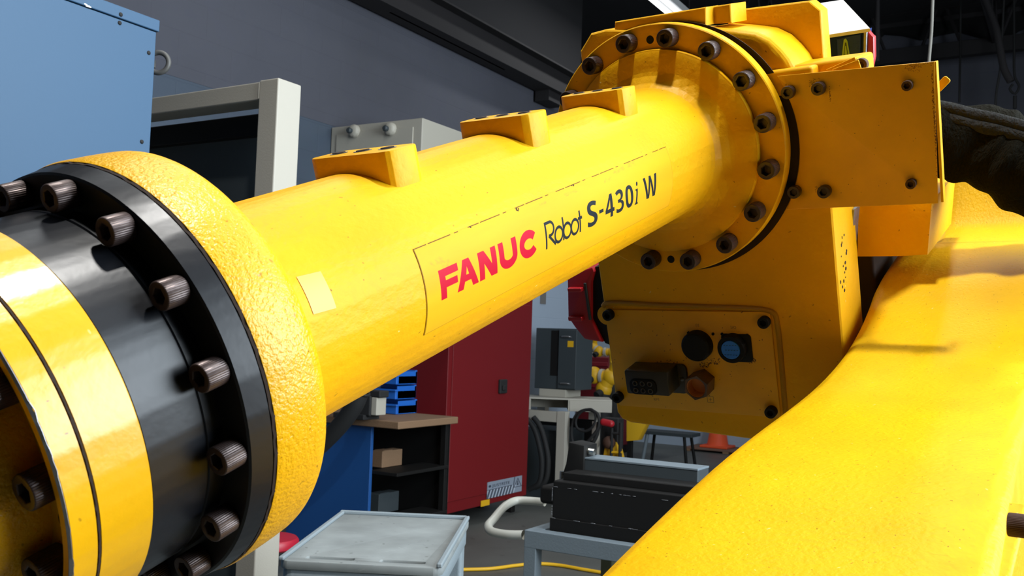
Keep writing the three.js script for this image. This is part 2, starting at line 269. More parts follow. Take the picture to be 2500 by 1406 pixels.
// bosses on top of the tube
function boss(x0, x1, s0) {
  const y1 = 0.109, r = 0.012, sh = roundRect(x0, s0 - 0.046, x1, s0, r);
  const g = new THREE.ExtrudeGeometry(sh, { depth: 0.06, bevelEnabled: true, bevelThickness: 0.0015, bevelSize: 0.0015, bevelOffset: -0.0015, bevelSegments: 2, curveSegments: 10 });
  g.rotateX(Math.PI / 2); g.translate(0, y1 - 0.0015, 0); // shape x,y -> x,z ; depth -> down
  return fin(g, 0.5);
}
for (const [x0, x1, s0] of [[-0.042, 0.055, 0.655], [-0.034, 0.0585, 0.435], [-0.033, 0.057, 0.215]]) {
  const b = part('mounting_boss', boss(x0, x1, s0), M.yellow, forearm);
  for (const k of [0.2, 0.5, 0.8]) { const g = new THREE.CylinderGeometry(0.0062, 0.0062, 0.004, 18); g.translate(x0 + (x1 - x0) * k, 0.1082, s0 - 0.023); part('tapped_hole', merge(fin(g)), M.grimeAndShade, forearm); const w = new THREE.RingGeometry(0.0062, 0.0085, 18); w.rotateX(-Math.PI / 2); w.translate(x0 + (x1 - x0) * k, 0.1094, s0 - 0.023); part('bare_rim', triUV(w), M.bare, forearm); }
}
// the name film on the tube
{
  const S0 = 0.686, S1 = 0.180, A0 = 161, A1 = 208;
  const tex = canvasTex(2048, 312, (c, w, h) => {
    c.fillStyle = css(0.78, 0.405, 0.014); c.fillRect(0, 0, w, h); grainy(c, w, h, 0.04, 91, 5);
    const X = (s) => (S0 - s) / (S0 - S1) * w, Y = (a) => (a - A0) / (A1 - A0) * h;
    const top = Y(176.2), bot = Y(192), cap = bot - top;
    // stains in the film
    c.fillStyle = 'rgba(120,118,70,0.30)'; for (const [x, y, a, b, r] of [[90, 70, 60, 10, 0.5], [130, 95, 40, 14, 0.9], [1500, 22, 90, 10, -0.05], [1640, 16, 60, 12, 0.1], [1380, 40, 50, 9, -0.2], [1050, 30, 70, 6, 0], [820, 26, 40, 5, 0]]) for (let i = 0; i < 26; i++) { c.beginPath(); c.ellipse(x + rr(-a, a) * 0.7, y + rr(-b, b), rr(4, a * 0.22), rr(2, b * 0.5), r, 0, 6.29); c.globalAlpha = 0.28; c.fill(); } c.globalAlpha = 1;
    const glyph = (ch, s0, s1, col, font, t = top, b = bot) => { c.font = font; const m = c.measureText(ch), gw = m.actualBoundingBoxRight + m.actualBoundingBoxLeft, gh = m.actualBoundingBoxAscent + m.actualBoundingBoxDescent; c.save(); c.translate(X(s0), t); c.scale((X(s1) - X(s0)) / gw, (b - t) / gh); c.fillStyle = col; c.fillText(ch, m.actualBoundingBoxLeft, m.actualBoundingBoxAscent); c.restore(); };
    const RED = css(0.52, 0.004, 0.028), INK = css(0.012, 0.02, 0.026), B = 'bold 160px sans-serif';
    // first word: heavy strokes
    const lw = 33; c.strokeStyle = RED; c.fillStyle = RED; c.lineWidth = lw; c.lineJoin = 'miter';
    let x0 = X(0.6655), x1 = X(0.6385); c.fillRect(x0, top, lw, cap); c.fillRect(x0, top, x1 - x0, 27); c.fillRect(x0, top + cap * 0.40, (x1 - x0) * 0.92, 25);
    x0 = X(0.6420); x1 = X(0.6095); const mA = (x0 + x1) / 2; c.beginPath(); c.moveTo(x0, bot); c.lineTo(mA - 19, top); c.lineTo(mA + 19, top); c.lineTo(x1, bot); c.lineTo(x1 - 36, bot); c.lineTo(x1 - 47, bot - 26); c.lineTo(x0 + 47, bot - 26); c.lineTo(x0 + 36, bot); c.closePath();
    c.moveTo(x0 + 57, bot - 49); c.lineTo(x1 - 57, bot - 49); c.lineTo(mA, top + 27); c.closePath(); c.fill('evenodd');
    x0 = X(0.6075); x1 = X(0.5790); c.fillRect(x0, top, lw, cap); c.fillRect(x1 - lw, top, lw, cap); c.beginPath(); c.moveTo(x0, top); c.lineTo(x0 + 40, top); c.lineTo(x1, bot); c.lineTo(x1 - 40, bot); c.closePath(); c.fill();
    x0 = X(0.5745); x1 = X(0.5440); const ru = (x1 - x0 - lw) / 2; c.beginPath(); c.moveTo(x0 + lw / 2, top); c.lineTo(x0 + lw / 2, bot - ru + 2); c.ellipse((x0 + x1) / 2, bot - ru + 2, ru, ru - 15, 0, Math.PI, 0, true); c.lineTo(x1 - lw / 2, top); c.stroke();
    x0 = X(0.5395); x1 = X(0.5060); c.beginPath(); c.ellipse((x0 + x1) / 2, (top + bot) / 2, (x1 - x0) / 2 - lw / 2, cap / 2 - lw / 2 + 2, 0, -0.62, 0.62, true); c.stroke();
    // second word: thin round strokes
    c.strokeStyle = INK; c.lineWidth = 12; c.lineCap = 'butt';
    const rx = X(0.4900); c.beginPath(); c.moveTo(rx, bot + 3); c.lineTo(rx, top + 4); c.lineTo(rx + 36, top + 4); c.arc(rx + 36, top + 31, 27, -Math.PI / 2, Math.PI / 2); c.lineTo(rx + 20, top + 58); c.moveTo(rx + 20, top + 58); c.lineTo(rx + 74, bot); c.stroke();
    const ro = 31, yo = bot - ro - 3, xo = [X(0.4655), X(0.4480), X(0.4320)]; for (const x of xo) { c.beginPath(); c.arc(x, yo, ro, 0, 6.29); c.stroke(); }
    c.beginPath(); c.moveTo(xo[1] - ro, bot); c.lineTo(xo[1] - ro, top + 8); c.stroke();
    const xt = X(0.4205); c.beginPath(); c.moveTo(xt, bot); c.lineTo(xt, top + 12); c.moveTo(xt - 17, yo - ro + 4); c.lineTo(xt + 19, yo - ro + 4); c.stroke();
    // the type
    glyph('S', 0.4040, 0.3815, INK, B, top - 3, bot + 2); c.fillStyle = INK; c.fillRect(X(0.3775), (top + bot) / 2 - 2, X(0.3675) - X(0.3775), 15);
    glyph('4', 0.3630, 0.3410, INK, B); glyph('3', 0.3365, 0.3175, INK, B); glyph('0', 0.3130, 0.2925, INK, B); glyph('i', 0.2895, 0.2785, INK, 'italic bold 160px serif'); glyph('W', 0.2640, 0.2260, INK, B);
    // worn edge of the film
    c.strokeStyle = 'rgba(70,50,10,0.85)'; c.lineWidth = 3; c.beginPath(); c.moveTo(2, 0); c.lineTo(3, h); c.stroke(); c.setLineDash([70, 9, 130, 22, 24, 60]); c.beginPath(); c.moveTo(0, 2); c.lineTo(w, 2); c.stroke(); c.setLineDash([]);
    c.strokeStyle = 'rgba(120,90,20,0.5)'; c.lineWidth = 2; c.beginPath(); c.moveTo(0, h - 2); c.lineTo(w, h - 2); c.moveTo(w - 2, 0); c.lineTo(w - 2, h); c.stroke();
    c.fillStyle = 'rgba(40,28,6,0.9)'; for (const [x, y] of [[640, 6], [646, 14], [652, 9], [638, 12], [1080, 3], [1092, 5], [330, 4]]) { c.beginPath(); c.ellipse(x, y, rr(3, 8), rr(2, 5), 0.6, 0, 6.29); c.fill(); }
  });
  const n = 40, pos = [], uv = [], idx = []; const R = RT + 0.0005;
  for (let i = 0; i <= n; i++) for (let j = 0; j <= 1; j++) { const a = (A0 + (A1 - A0) * i / n) * D2R; pos.push(-R * Math.cos(a), R * Math.sin(a), j ? S1 : S0); uv.push(j, 1 - i / n); }
  for (let i = 0; i < n; i++) { const a = i * 2; idx.push(a, a + 2, a + 1, a + 1, a + 2, a + 3); }
  const g = new THREE.BufferGeometry(); g.setAttribute('position', new THREE.Float32BufferAttribute(pos, 3)); g.setAttribute('uv', new THREE.Float32BufferAttribute(uv, 2)); g.setIndex(idx); g.computeVertexNormals();
  const filmMat = phy({ map: tex, roughness: 0.42, specularIntensity: 0.15, side: THREE.DoubleSide });
  part('name_film', g, filmMat, forearm, 'clear name film with a red word and dark grey type');
}
// black adapter flange with its ring of screws
const flange = rpart('adapter_flange', turned([[0.10, 0.9135], [0.1480, 0.9135], [0.1490, 0.9145], [0.1466, 0.9296], [0.1450, 0.9306], [0.1245, 0.9306], [0.1240, 0.9420], [0.1228, 0.9428], [0.1228, 0.9436], [0.1240, 0.9444], [0.1240, 0.9835], [0.10, 0.9838]], 192, 0.45), M.black, 'black steel adapter flange');
bolts(flange, boltFlange, M.bolt, ringAt(0.1355, 14.2, 16), 0.9306);
rpart('flange_joint', turned([[0.148, 0.9108], [0.1497, 0.9112], [0.1492, 0.9137], [0.146, 0.9142]], 220, 0.5, (i, a) => [0.0004 * (Math.sin(a * 61) * Math.sin(a * 23 + 1) + Math.sin(a * 151) * 0.5), 0]), M.grimeAndShade);
// yellow wrist drum
const drum = rpart('wrist_drum', turned([[0.11, 0.9850], [0.1255, 0.9850], [0.1268, 0.9862], [0.1268, 1.0195], [0.1256, 1.0203], [0.1256, 1.0215], [0.1268, 1.0222], [0.1268, 1.0370], [0.1255, 1.0385], [0.1205, 1.0385], [0.1195, 1.0375], [0.1195, 1.0270], [0.08, 1.0270]], 192, 0.45), M.gloss);
part('sealant_seam', turned([[0.1257, 1.0198], [0.12705, 1.0204], [0.12705, 1.0214], [0.1257, 1.0220]], 300, 0.5, (i, a) => [0.0002 * Math.sin(a * 97), (i < 2 ? -1 : 1) * 0.0005 * Math.max(0, Math.sin(a * 41 + 1) * Math.sin(a * 13) + Math.sin(a * 173) * 0.4)]), M.grimeAndShade, drum);
part('worn_rim', turned([[0.12685, 1.0374], [0.1269, 1.0377], [0.1257, 1.0388], [0.1252, 1.0388]], 260, 0.5, (i, a) => [0, i < 2 ? -0.0013 * Math.max(0, Math.sin(a * 7 + 2) * Math.sin(a * 17) + 0.3 * Math.sin(a * 71) - 0.2) : 0]), M.bare, drum);
bolts(drum, boltHeavy, M.bolt, ringAt(0.1065, 154, 12), 1.0270);
for (const [x, y] of ringAt(0.1075, 199, 4)) { const g = new THREE.CylinderGeometry(0.007, 0.007, 0.004, 20); g.rotateX(Math.PI / 2); g.translate(x, y, 1.0255); part('screw_hole', fin(g), M.hole, drum); }
rpart('wrist_core', turned([[0.08, 1.02], [0.0945, 1.027], [0.094, 1.05], [0.088, 1.075], [0.086, 1.12], [0.08, 1.16], [0.03, 1.165]], 128, 0.6), M.cast);

// elbow: bolted ring
const ring = rpart('elbow_ring', turned([[0.14, -0.022], [0.1785, -0.022], [0.180, -0.0205], [0.180, -0.0015], [0.1785, 0], [0.1400, 0]], 200, 0.45), M.yellow);
bolts(ring, boltBig, M.bolt, ringAt(0.1612, 12.2, 16), 0);
for (const [x, y] of UXY(0.0002, [1587, 97], [1638, 633])) { const g = new THREE.CylinderGeometry(0.0057, 0.0057, 0.003, 20); g.rotateX(Math.PI / 2); g.translate(x, y, -0.0011); part('dowel_hole', fin(g), M.hole, ring); }
rpart('elbow_joint', turned([[0.15, -0.0305], [0.1825, -0.0305], [0.1825, -0.0290], [0.15, -0.0285]], 160, 0.5).translate(0.0065, -0.0030, 0), M.grimeAndShade);
rpart('elbow_collar', turned([[0.15, -0.0300], [0.1770, -0.0300], [0.1770, -0.0210], [0.15, -0.0210]], 160, 0.5), M.grimeAndShade);
// elbow casting
const casting = rpart('elbow_housing', merge(
  ext(poly([[-0.130, -0.4475], [-0.146, -0.442], [-0.1535, -0.43], [-0.150, -0.25], [-0.150, -0.10], [-0.131, 0.10], [-0.129, 0.158], [-0.107, 0.181], [-0.081, 0.183], [0.06, 0.160], [0.12, 0.115], [0.16, 0.07], [0.226, 0.05], [0.226, -0.455], [0.20, -0.463], [0.061, -0.457]]), -0.145, -0.0300, 0.006, 12, 3)), M.yellow);
rpart('shade_block', box2(-0.12, 0.228, -0.44, -0.18, -0.40, -0.22, 0.006), M.grimeAndShade, 'dark block added for the shade behind the housing');  // added dark block, its colour stands in for the unlit gap here
{ // long-wave lip above the connector panel
  const lip = [[-0.150, -0.2445], [-0.146, -0.2405], [-0.05, -0.2415], [0.03, -0.2435], [0.12, -0.2475], [0.131, -0.2525], [0.1335, -0.262], [0.1335, -0.41]];
  part('weld_lip', tubeOf(lip.map(([x, y]) => V(x, y, -0.0295)), 0.0042, 90, 8), M.cast, casting);
  part('side_boss', rod(V(-0.150, -0.262, -0.075), V(-0.150, -0.262, -0.035), 0.016, 24), M.cast, casting);
}
const panelTex = canvasTex(1024, 640, (c, w, h) => {
  c.fillStyle = css(...YEL); c.fillRect(0, 0, w, h); grainy(c, w, h, 0.05, 41); const x = (v) => (v + 0.147) / 0.273 * w, y = (v) => (-0.2495 - v) / 0.166 * h;
  speck(c, w, h, 60, 'rgba(60,35,5,0.7)', 1, 2.4, 3); c.fillStyle = 'rgba(40,24,4,0.6)'; c.font = '24px sans-serif'; c.textAlign = 'center';
  c.fillText('EE', x(0.0105), y(-0.2745)); c.fillText('I/O', x(0.0675), y(-0.2765)); c.fillText('RP1', x(-0.075), y(-0.402)); c.strokeStyle = 'rgba(40,24,4,0.7)'; c.lineWidth = 2; c.strokeRect(x(0.0125), y(-0.3885), 38, 38); c.beginPath(); c.moveTo(x(0.0125) + 19, y(-0.3885) + 30); c.lineTo(x(0.0125) + 19, y(-0.3885) + 8); c.moveTo(x(0.0125) + 12, y(-0.3885) + 18); c.lineTo(x(0.0125) + 26, y(-0.3885) + 18); c.stroke();
  for (const [cx, cy, n, s] of [[0.03, -0.33, 40, 0.010], [0.09, -0.326, 60, 0.007], [0.014, -0.336, 40, 0.008], [0.013, -0.385, 26, 0.006], [-0.05, -0.34, 40, 0.02]]) for (let i = 0; i < n; i++) { c.fillStyle = 'rgba(50,24,4,0.6)'; c.beginPath(); c.ellipse(x(cx + rr(-1, 1) * s), y(cy + rr(-1, 1) * s * 0.5), rr(1, 5), rr(1, 4), rr(0, 3), 0, 6.29); c.fill(); }
});
const panel = (() => {
  const g = ext(roundRect(-0.147, -0.4155, 0.126, -0.2495, 0.006), -0.033, -0.0265, 0.0012, 8, 2), p = g.attributes.position, uv = g.attributes.uv;
  for (let i = 0; i < p.count; i++) uv.setXY(i, (p.getX(i) + 0.147) / 0.273, (p.getY(i) + 0.4155) / 0.166);
  const m = rpart('connector_panel', g, phy({ map: panelTex, roughness: 0.36, bumpMap: peel, bumpScale: 0 }), 'yellow connector panel with four black screws'); m.material.bumpMap = null; return m;
})();
bolts(panel, boltMid, M.dark, UXY(-0.02, [1485, 769], [1865, 787], [1508, 970], [1882, 1006]), -0.0268);
{
  const at = (x, y) => V(x, y, -0.0265); const T = (pr, x, y, seg = 48) => { const g = turned(pr, seg, 0.5); g.translate(x, y, -0.0265); return g; };
  part('dust_cap', T([[0.0235, 0], [0.0235, 0.012], [0.0225, 0.0145], [0.02, 0.0165], [0.012, 0.0172], [0.0001, 0.0174]], 0.0090, -0.3030), M.dark, panel, 'round black dust cap');
  const pl = ext(roundRect(-0.022, -0.022, 0.024, 0.022, 0.006), 0, 0.003, 0.0005); pl.translate(0.0695, -0.3060, -0.0265);
  part('round_socket', merge(T([[0.0215, 0], [0.0215, 0.014], [0.0205, 0.016], [0.0155, 0.016], [0.0150, 0.010], [0.0001, 0.010]], 0.0660, -0.3045), pl), M.dark, panel);
  const ins = T([[0.0147, 0.0], [0.0147, 0.0150], [0.0140, 0.0160], [0.0001, 0.0160]], 0.0655, -0.3048); const slots = []; for (let r = 0; r < 3; r++) for (let k = -2; k <= 2; k++) slots.push(box(0.0022, 0.0008, 0.0008, 0.0655 + k * 0.0044 + (r % 2) * 0.002, -0.3048 + (r - 1) * 0.0075, -0.0104, 0));
  part('socket_insert', ins, M.blueInsert, panel, 'blue insert of the round socket'); part('contact_row', merge(slots), std({ color: rgb(0.02, 0.10, 0.28), roughness: 0.5 }), panel);
  for (const [x, y] of UXY(-0.0262, [1681, 812], [1741, 815], [1763, 815], [1824, 818])) { const g = new THREE.CylinderGeometry(0.0022, 0.0022, 0.003, 12); g.rotateX(Math.PI / 2); g.translate(x, y, -0.0262); part('pin_screw', fin(g), M.hole, panel); }
  // air fitting
  const hr = 0.0205, hexPts = Array.from({ length: 6 }, (_, k) => [hr * Math.cos(k * Math.PI / 3 + 0.35), hr * Math.sin(k * Math.PI / 3 + 0.35)]), bores = Array.from({ length: 28 }, (_, k) => [0.0153 * Math.cos(-k / 28 * 6.28319), 0.0153 * Math.sin(-k / 28 * 6.28319)]);
  const hg = ext(poly(hexPts, [bores]), 0, 0.032, 0.0006, 24); hg.translate(0.0100, -0.3625, -0.0265); part('air_fitting', hg, std({ color: rgb(0.16, 0.10, 0.07), metalness: 0.7, roughness: 0.4 }), panel, 'hexagonal brass air fitting');
  const bore = T([[0.0150, 0.0312], [0.0142, 0.030], [0.0148, 0.027], [0.0142, 0.024], [0.0148, 0.021], [0.0142, 0.018], [0.0148, 0.015], [0.0142, 0.013], [0.0001, 0.012]], 0.0100, -0.3625, 32); part('bore', bore, Object.assign(M.brass.clone(), { side: THREE.DoubleSide }), panel);
  // rectangular power connector
  const hf = UXY(0.016, [1523, 903], [1636, 968]), bf = UXY(-0.0215, [1585, 886], [1682, 962]), mf = UXY(0.0185, [1535, 925], [1604, 966]);
  const base = ext(roundRect(bf[0][0], bf[1][1], bf[1][0], bf[0][1], 0.009), -0.0265, -0.0215, 0.001), hood = ext(roundRect(hf[0][0], hf[1][1], hf[1][0], hf[0][1], 0.004), -0.024, 0.016, 0.002);
  const mouth = ext(roundRect(mf[0][0], mf[1][1], mf[1][0], mf[0][1], 0.009), 0.0150, 0.0185, 0.0006);
  const con = part('power_connector', merge(base, hood), std({ color: rgb(0.035, 0.028, 0.016), roughness: 0.35 }), panel, 'black rectangular power connector');
  part('connector_mouth', mouth, M.dark, panel); const pins = []; for (const r of [0, 1]) for (let k = 0; k < 3; k++) { const g = new THREE.TorusGeometry(0.0036, 0.0009, 8, 18); g.translate(mf[0][0] + (mf[1][0] - mf[0][0]) * (0.22 + 0.28 * k), mf[1][1] + (mf[0][1] - mf[1][1]) * (0.28 + 0.46 * r), 0.0188); pins.push(triUV(g)); } part('contact_ring', merge(pins), std({ color: rgb(0.06, 0.05, 0.035), roughness: 0.4 }), panel);
  const ps = new THREE.SphereGeometry(0.003, 12, 8); ps.translate(bf[1][0] - 0.008, (bf[0][1] + bf[1][1]) / 2, -0.0205); part('retaining_screw', ps, M.bare, panel);
}
// flat cover plate on the right
const plateTex = canvasTex(1024, 1024, (c, w, h) => {
  c.fillStyle = css(...YEL); c.fillRect(0, 0, w, h); grainy(c, w, h, 0.05, 19); speck(c, w, h, 50, 'rgba(60,35,5,0.6)', 1, 2.2, 3);
  const blot = (x, y, n, sx, sy, col) => { for (let i = 0; i < n; i++) { c.fillStyle = col; c.beginPath(); c.ellipse(x + (rnd() + rnd() - 1) * sx, y + (rnd() + rnd() - 1) * sy, rr(1, 5), rr(1, 4), rr(0, 3), 0, 6.29); c.fill(); } };
  blot(900, 70, 160, 70, 50, 'rgba(110,50,6,0.35)'); blot(985, 30, 120, 30, 40, 'rgba(60,28,6,0.5)'); blot(1004, 450, 240, 9, 420, 'rgba(80,34,6,0.5)'); blot(360, 200, 40, 5, 60, 'rgba(90,40,6,0.5)'); blot(60, 120, 60, 50, 40, 'rgba(70,36,4,0.4)'); blot(260, 110, 70, 40, 40, 'rgba(70,36,4,0.35)'); blot(60, 880, 70, 40, 40, 'rgba(70,36,4,0.4)'); blot(240, 880, 70, 40, 40, 'rgba(70,36,4,0.35)');
});
const cover = (() => {
  const q = UXY(-0.025, [1893, 186], [2281, 150], [2290, 497], [1915, 505]); const cut = Array.from({ length: 25 }, (_, i) => { const a = Math.asin((q[0][1] - (q[0][1] - q[3][1] + 0.004) * i / 24 + 0.0030) / 0.1845); return [0.0065 + 0.1845 * Math.cos(a), -0.0030 + 0.1845 * Math.sin(a)]; }); const g = ext(poly([q[2], q[1], ...cut]), -0.0275, -0.0250, 0.0008, 4, 2), p = g.attributes.position, uv = g.attributes.uv;
  for (let i = 0; i < p.count; i++) uv.setXY(i, (p.getX(i) - 0.166) / 0.2, (p.getY(i) + 0.1) / 0.19);
  const m = rpart('cover_plate', g, phy({ map: plateTex, roughness: 0.4, clearcoat: 0.2, clearcoatRoughness: 0.3 }), 'flat yellow cover plate with a rusty corner');
  part('edge_flange', box2(0.3640, 0.3675, -0.0985, 0.0788, -0.040, -0.0262, 0.0008), M.yellow, m); part('cover_box', box2(0.195, 0.245, -0.092, 0.080, -0.16, -0.0285, 0.004), M.yellow, m);
  bolts(m, boltMid, M.bolt, UXY(-0.02, [1925, 225], [1999, 216], [1940, 468], [2013, 467]), -0.0252); bolts(m, boltSmall, M.rust, UXY(-0.02, [2215, 209], [2224, 449]), -0.0252);
  part('bulkhead_fitting', rod(V(0.235, -0.012, -0.155), V(0.290, -0.014, -0.228), 0.028, 24), M.dark, m); part('clamp_tab', (() => { const t = ext(roundRect(-0.004, 0, 0.016, 0.010, 0.003), -0.002, 0.002, 0.0008); t.rotateZ(0.75); t.translate(0.367, 0.040, -0.055); return t; })(), M.yellow, m);
  return m;
})();
// top casting: lugs, dome, lifting rib, shelf
rpart('front_lug', ext(poly([...UXY(-0.035, [1500, 53], [1612, 35], [1723, 17], [1724, 62], [1640, 52], [1560, 62], [1499, 82])].reverse()), -0.085, -0.035, 0.003, 8, 3), M.yellow);
rpart('rear_lug', ext(poly([...UXY(-0.065, [1700, 22], [1783, 9], [1786, 56], [1700, 62])].reverse()), -0.13, -0.065, 0.003, 8, 3), M.yellow);
{
  const C = UXY(-0.06, [1740, 66], [1800, 71], [1850, 78], [1886, 95], [1912, 120], [1930, 142], [1944, 168]);
  rpart('bearing_dome', ext(poly([...C, [C[6][0], 0.02], [0.02, 0.02], [0.02, C[0][1]]].reverse()), -0.17, -0.050, 0.010, 8, 4), M.yellow);
  const r = UXY(-0.15, [1775, 27], [1975, 2], [2003, 25], [2013, 152], [1780, 160]);
  rpart('lifting_rib', ext(poly([...r].reverse()), -0.190, -0.150, 0.004, 8, 3), M.yellow);
  rpart('casting_shelf', merge(box2(0.13, 0.266, 0.055, 0.0945, -0.15, -0.060, 0.005), box2(0.13, 0.215, 0.055, 0.0925, -0.062, -0.0285, 0.005)), M.yellow);
  const sp = (a, b, off) => { const d = b.clone().sub(a), len = d.length(); const g = box(len, 0.016, 0.003, 0, 0, 0, 0.001); g.rotateZ(Math.atan2(d.y, d.x)); g.translate((a.x + b.x) / 2, (a.y + b.y) / 2 - 0.006, a.z + off); return g; };
  const A = onRobot(2022, 172, 'z', -0.045), B = onRobot(2092, 141, 'z', -0.045); rpart('stop_plate', sp(A, B, 0), M.yellow); const A2 = onRobot(2036, 172, 'z', -0.035), B2 = onRobot(2100, 148, 'z', -0.035); rpart('stop_plate', sp(A2, B2, 0), M.yellow);
  const bg = boltMid.clone(); const bp = onRobot(2103, 158, 'z', -0.05); bg.translate(bp.x, bp.y, -0.055); rpart('bolt', bg, M.rust);
}
// servo motor behind the top casting
{
  const z = -0.30, U = (x, y, zz) => onRobot(x, y, 'z', zz), hull = (pts) => fin(new ConvexGeometry(pts), 0.3), back = (p, d) => V(p.x, p.y, p.z - d);
  const F = [[1985, 90], [2117, 71], [2112, 168], [1985, 186]].map(([x, y]) => U(x, y, z));
  const motor = rpart('servo_motor', hull([...F, ...F.map((p) => back(p, 0.03))]), phy({ color: rgb(0.011, 0.028, 0.14), roughness: 0.7, specularIntensity: 0.2, bumpMap: fine, bumpScale: 0.0004 }), 'dark servo motor with a top coloured pale for its reflection and red cap');
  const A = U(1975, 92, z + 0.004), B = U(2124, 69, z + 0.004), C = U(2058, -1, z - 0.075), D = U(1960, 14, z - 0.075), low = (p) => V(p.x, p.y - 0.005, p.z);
  part('motor_lid', hull([A, B, C, D, ...[A, B, C, D].map(low)]), std({ color: rgb(0.82, 0.84, 0.86), roughness: 0.22 }), motor, 'glossy motor lid coloured pale for the overhead reflection');  // near-white lid colour paints in the overhead reflection on the motor top
  const s = UXY(z, [2044, 95], [2103, 82], [2101, 170], [2048, 176]); part('name_plate', ext(poly([...s].reverse()), z, z + 0.003, 0.001, 4, 1), phy({ color: rgb(0.035, 0.065, 0.24), roughness: 0.7, specularIntensity: 0.2, bumpMap: fine, bumpScale: 0.001 }), motor);
  part('warning_triangle', ext(poly(UXY(z + 0.004, [2054, 150], [2060, 97], [2065, 94], [2069, 100], [2077, 150])), z + 0.003, z + 0.0045, 0, 4, 1), std({ color: rgb(0.30, 0.46, 0.07), roughness: 0.5 }), motor, 'yellow green warning triangle');
  part('triangle_border', ext(poly(UXY(z + 0.0047, [2058, 150], [2063, 104], [2066, 104], [2073, 150])), z + 0.0044, z + 0.0049, 0, 4, 1), std({ color: rgb(0.03, 0.05, 0.02), roughness: 0.5 }), motor); part('triangle_field', ext(poly(UXY(z + 0.0052, [2060, 150], [2063.6, 112], [2065.4, 112], [2071, 150])), z + 0.0049, z + 0.0053, 0, 4, 1), std({ color: rgb(0.30, 0.46, 0.07), roughness: 0.5 }), motor);
  const r0 = UXY(z, [2117, 74], [2127, 86], [2132, 90], [2133, 140], [2127, 168], [2113, 172]); part('red_cap', ext(poly([...r0].reverse()), z - 0.02, z - 0.002, 0.003, 4, 2), M.redPaint, motor, 'red end cap'); const e = UXY(z, [2109, 75], [2118, 73], [2115, 170], [2107, 170]); part('seal_strip', ext(poly([...e].reverse()), z - 0.01, z + 0.003, 0.001, 4, 1), M.bare, motor);
}
// second servo motor, low on the far side
{
  const z = -0.20, R = UXY(z, [1384, 672], [1446, 652], [1450, 664], [1443, 690], [1443, 780], [1470, 836], [1441, 832], [1426, 828], [1403, 800], [1386, 775]);
  const m = rpart('servo_motor', ext(poly([...R].reverse()), z - 0.24, z, 0.004, 4, 2), M.redPaint, 'red capped servo motor behind the elbow housing');
  const b = UXY(z - 0.01, [1436, 655], [1500, 640], [1510, 850], [1478, 838], [1446, 782], [1440, 690]); part('motor_body', ext(poly([...b].reverse()), z - 0.22, z - 0.008, 0.003, 4, 2), M.dark, m, 'black motor body');
  part('cap_ridge', box2(R[0][0] + 0.002, R[0][0] + 0.032, R[0][1] - 0.030, R[0][1] - 0.022, z - 0.002, z + 0.010, 0.002), M.redPaint, m); part('cap_ridge', box2(R[9][0] + 0.006, R[9][0] + 0.036, R[9][1] - 0.004, R[9][1] + 0.004, z - 0.002, z + 0.010, 0.002), M.redPaint, m); part('rim', box2(R[4][0] - 0.003, R[4][0] + 0.002, R[4][1], R[3][1], z, z + 0.004, 0.001), M.charcoal, m);
}
// side box and strips beside the housing
{
  const z = -0.185, q = UXY(z, [2096, 490], [2276, 490], [2265, 622], [2200, 626], [2092, 627]); rpart('side_box', ext(poly([...q].reverse()), z - 0.2, z, 0.002, 4, 2), M.yellow);
  const e = UXY(-0.145, [2086, 505], [2094, 505], [2084, 612], [2078, 612]); rpart('weld_edge', ext(poly([...e].reverse()), -0.16, -0.128, 0.002, 4, 2), M.bare, 'bare scraped weld edge');
  const bl = []; for (let i = 0; i < 16; i++) { const p = onRobot(2058 + rr(-6, 9), 575 + i * 9 + rr(-4, 4), 'x', 0.2262); const g = new THREE.SphereGeometry(rr(0.0012, 0.003), 6, 4); g.scale(0.25, 1, rr(0.7, 1.6)); g.translate(0.2262, p.y, p.z); bl.push(triUV(g)); } part('paint_chip', merge(bl), M.grimeAndShade, casting);
}
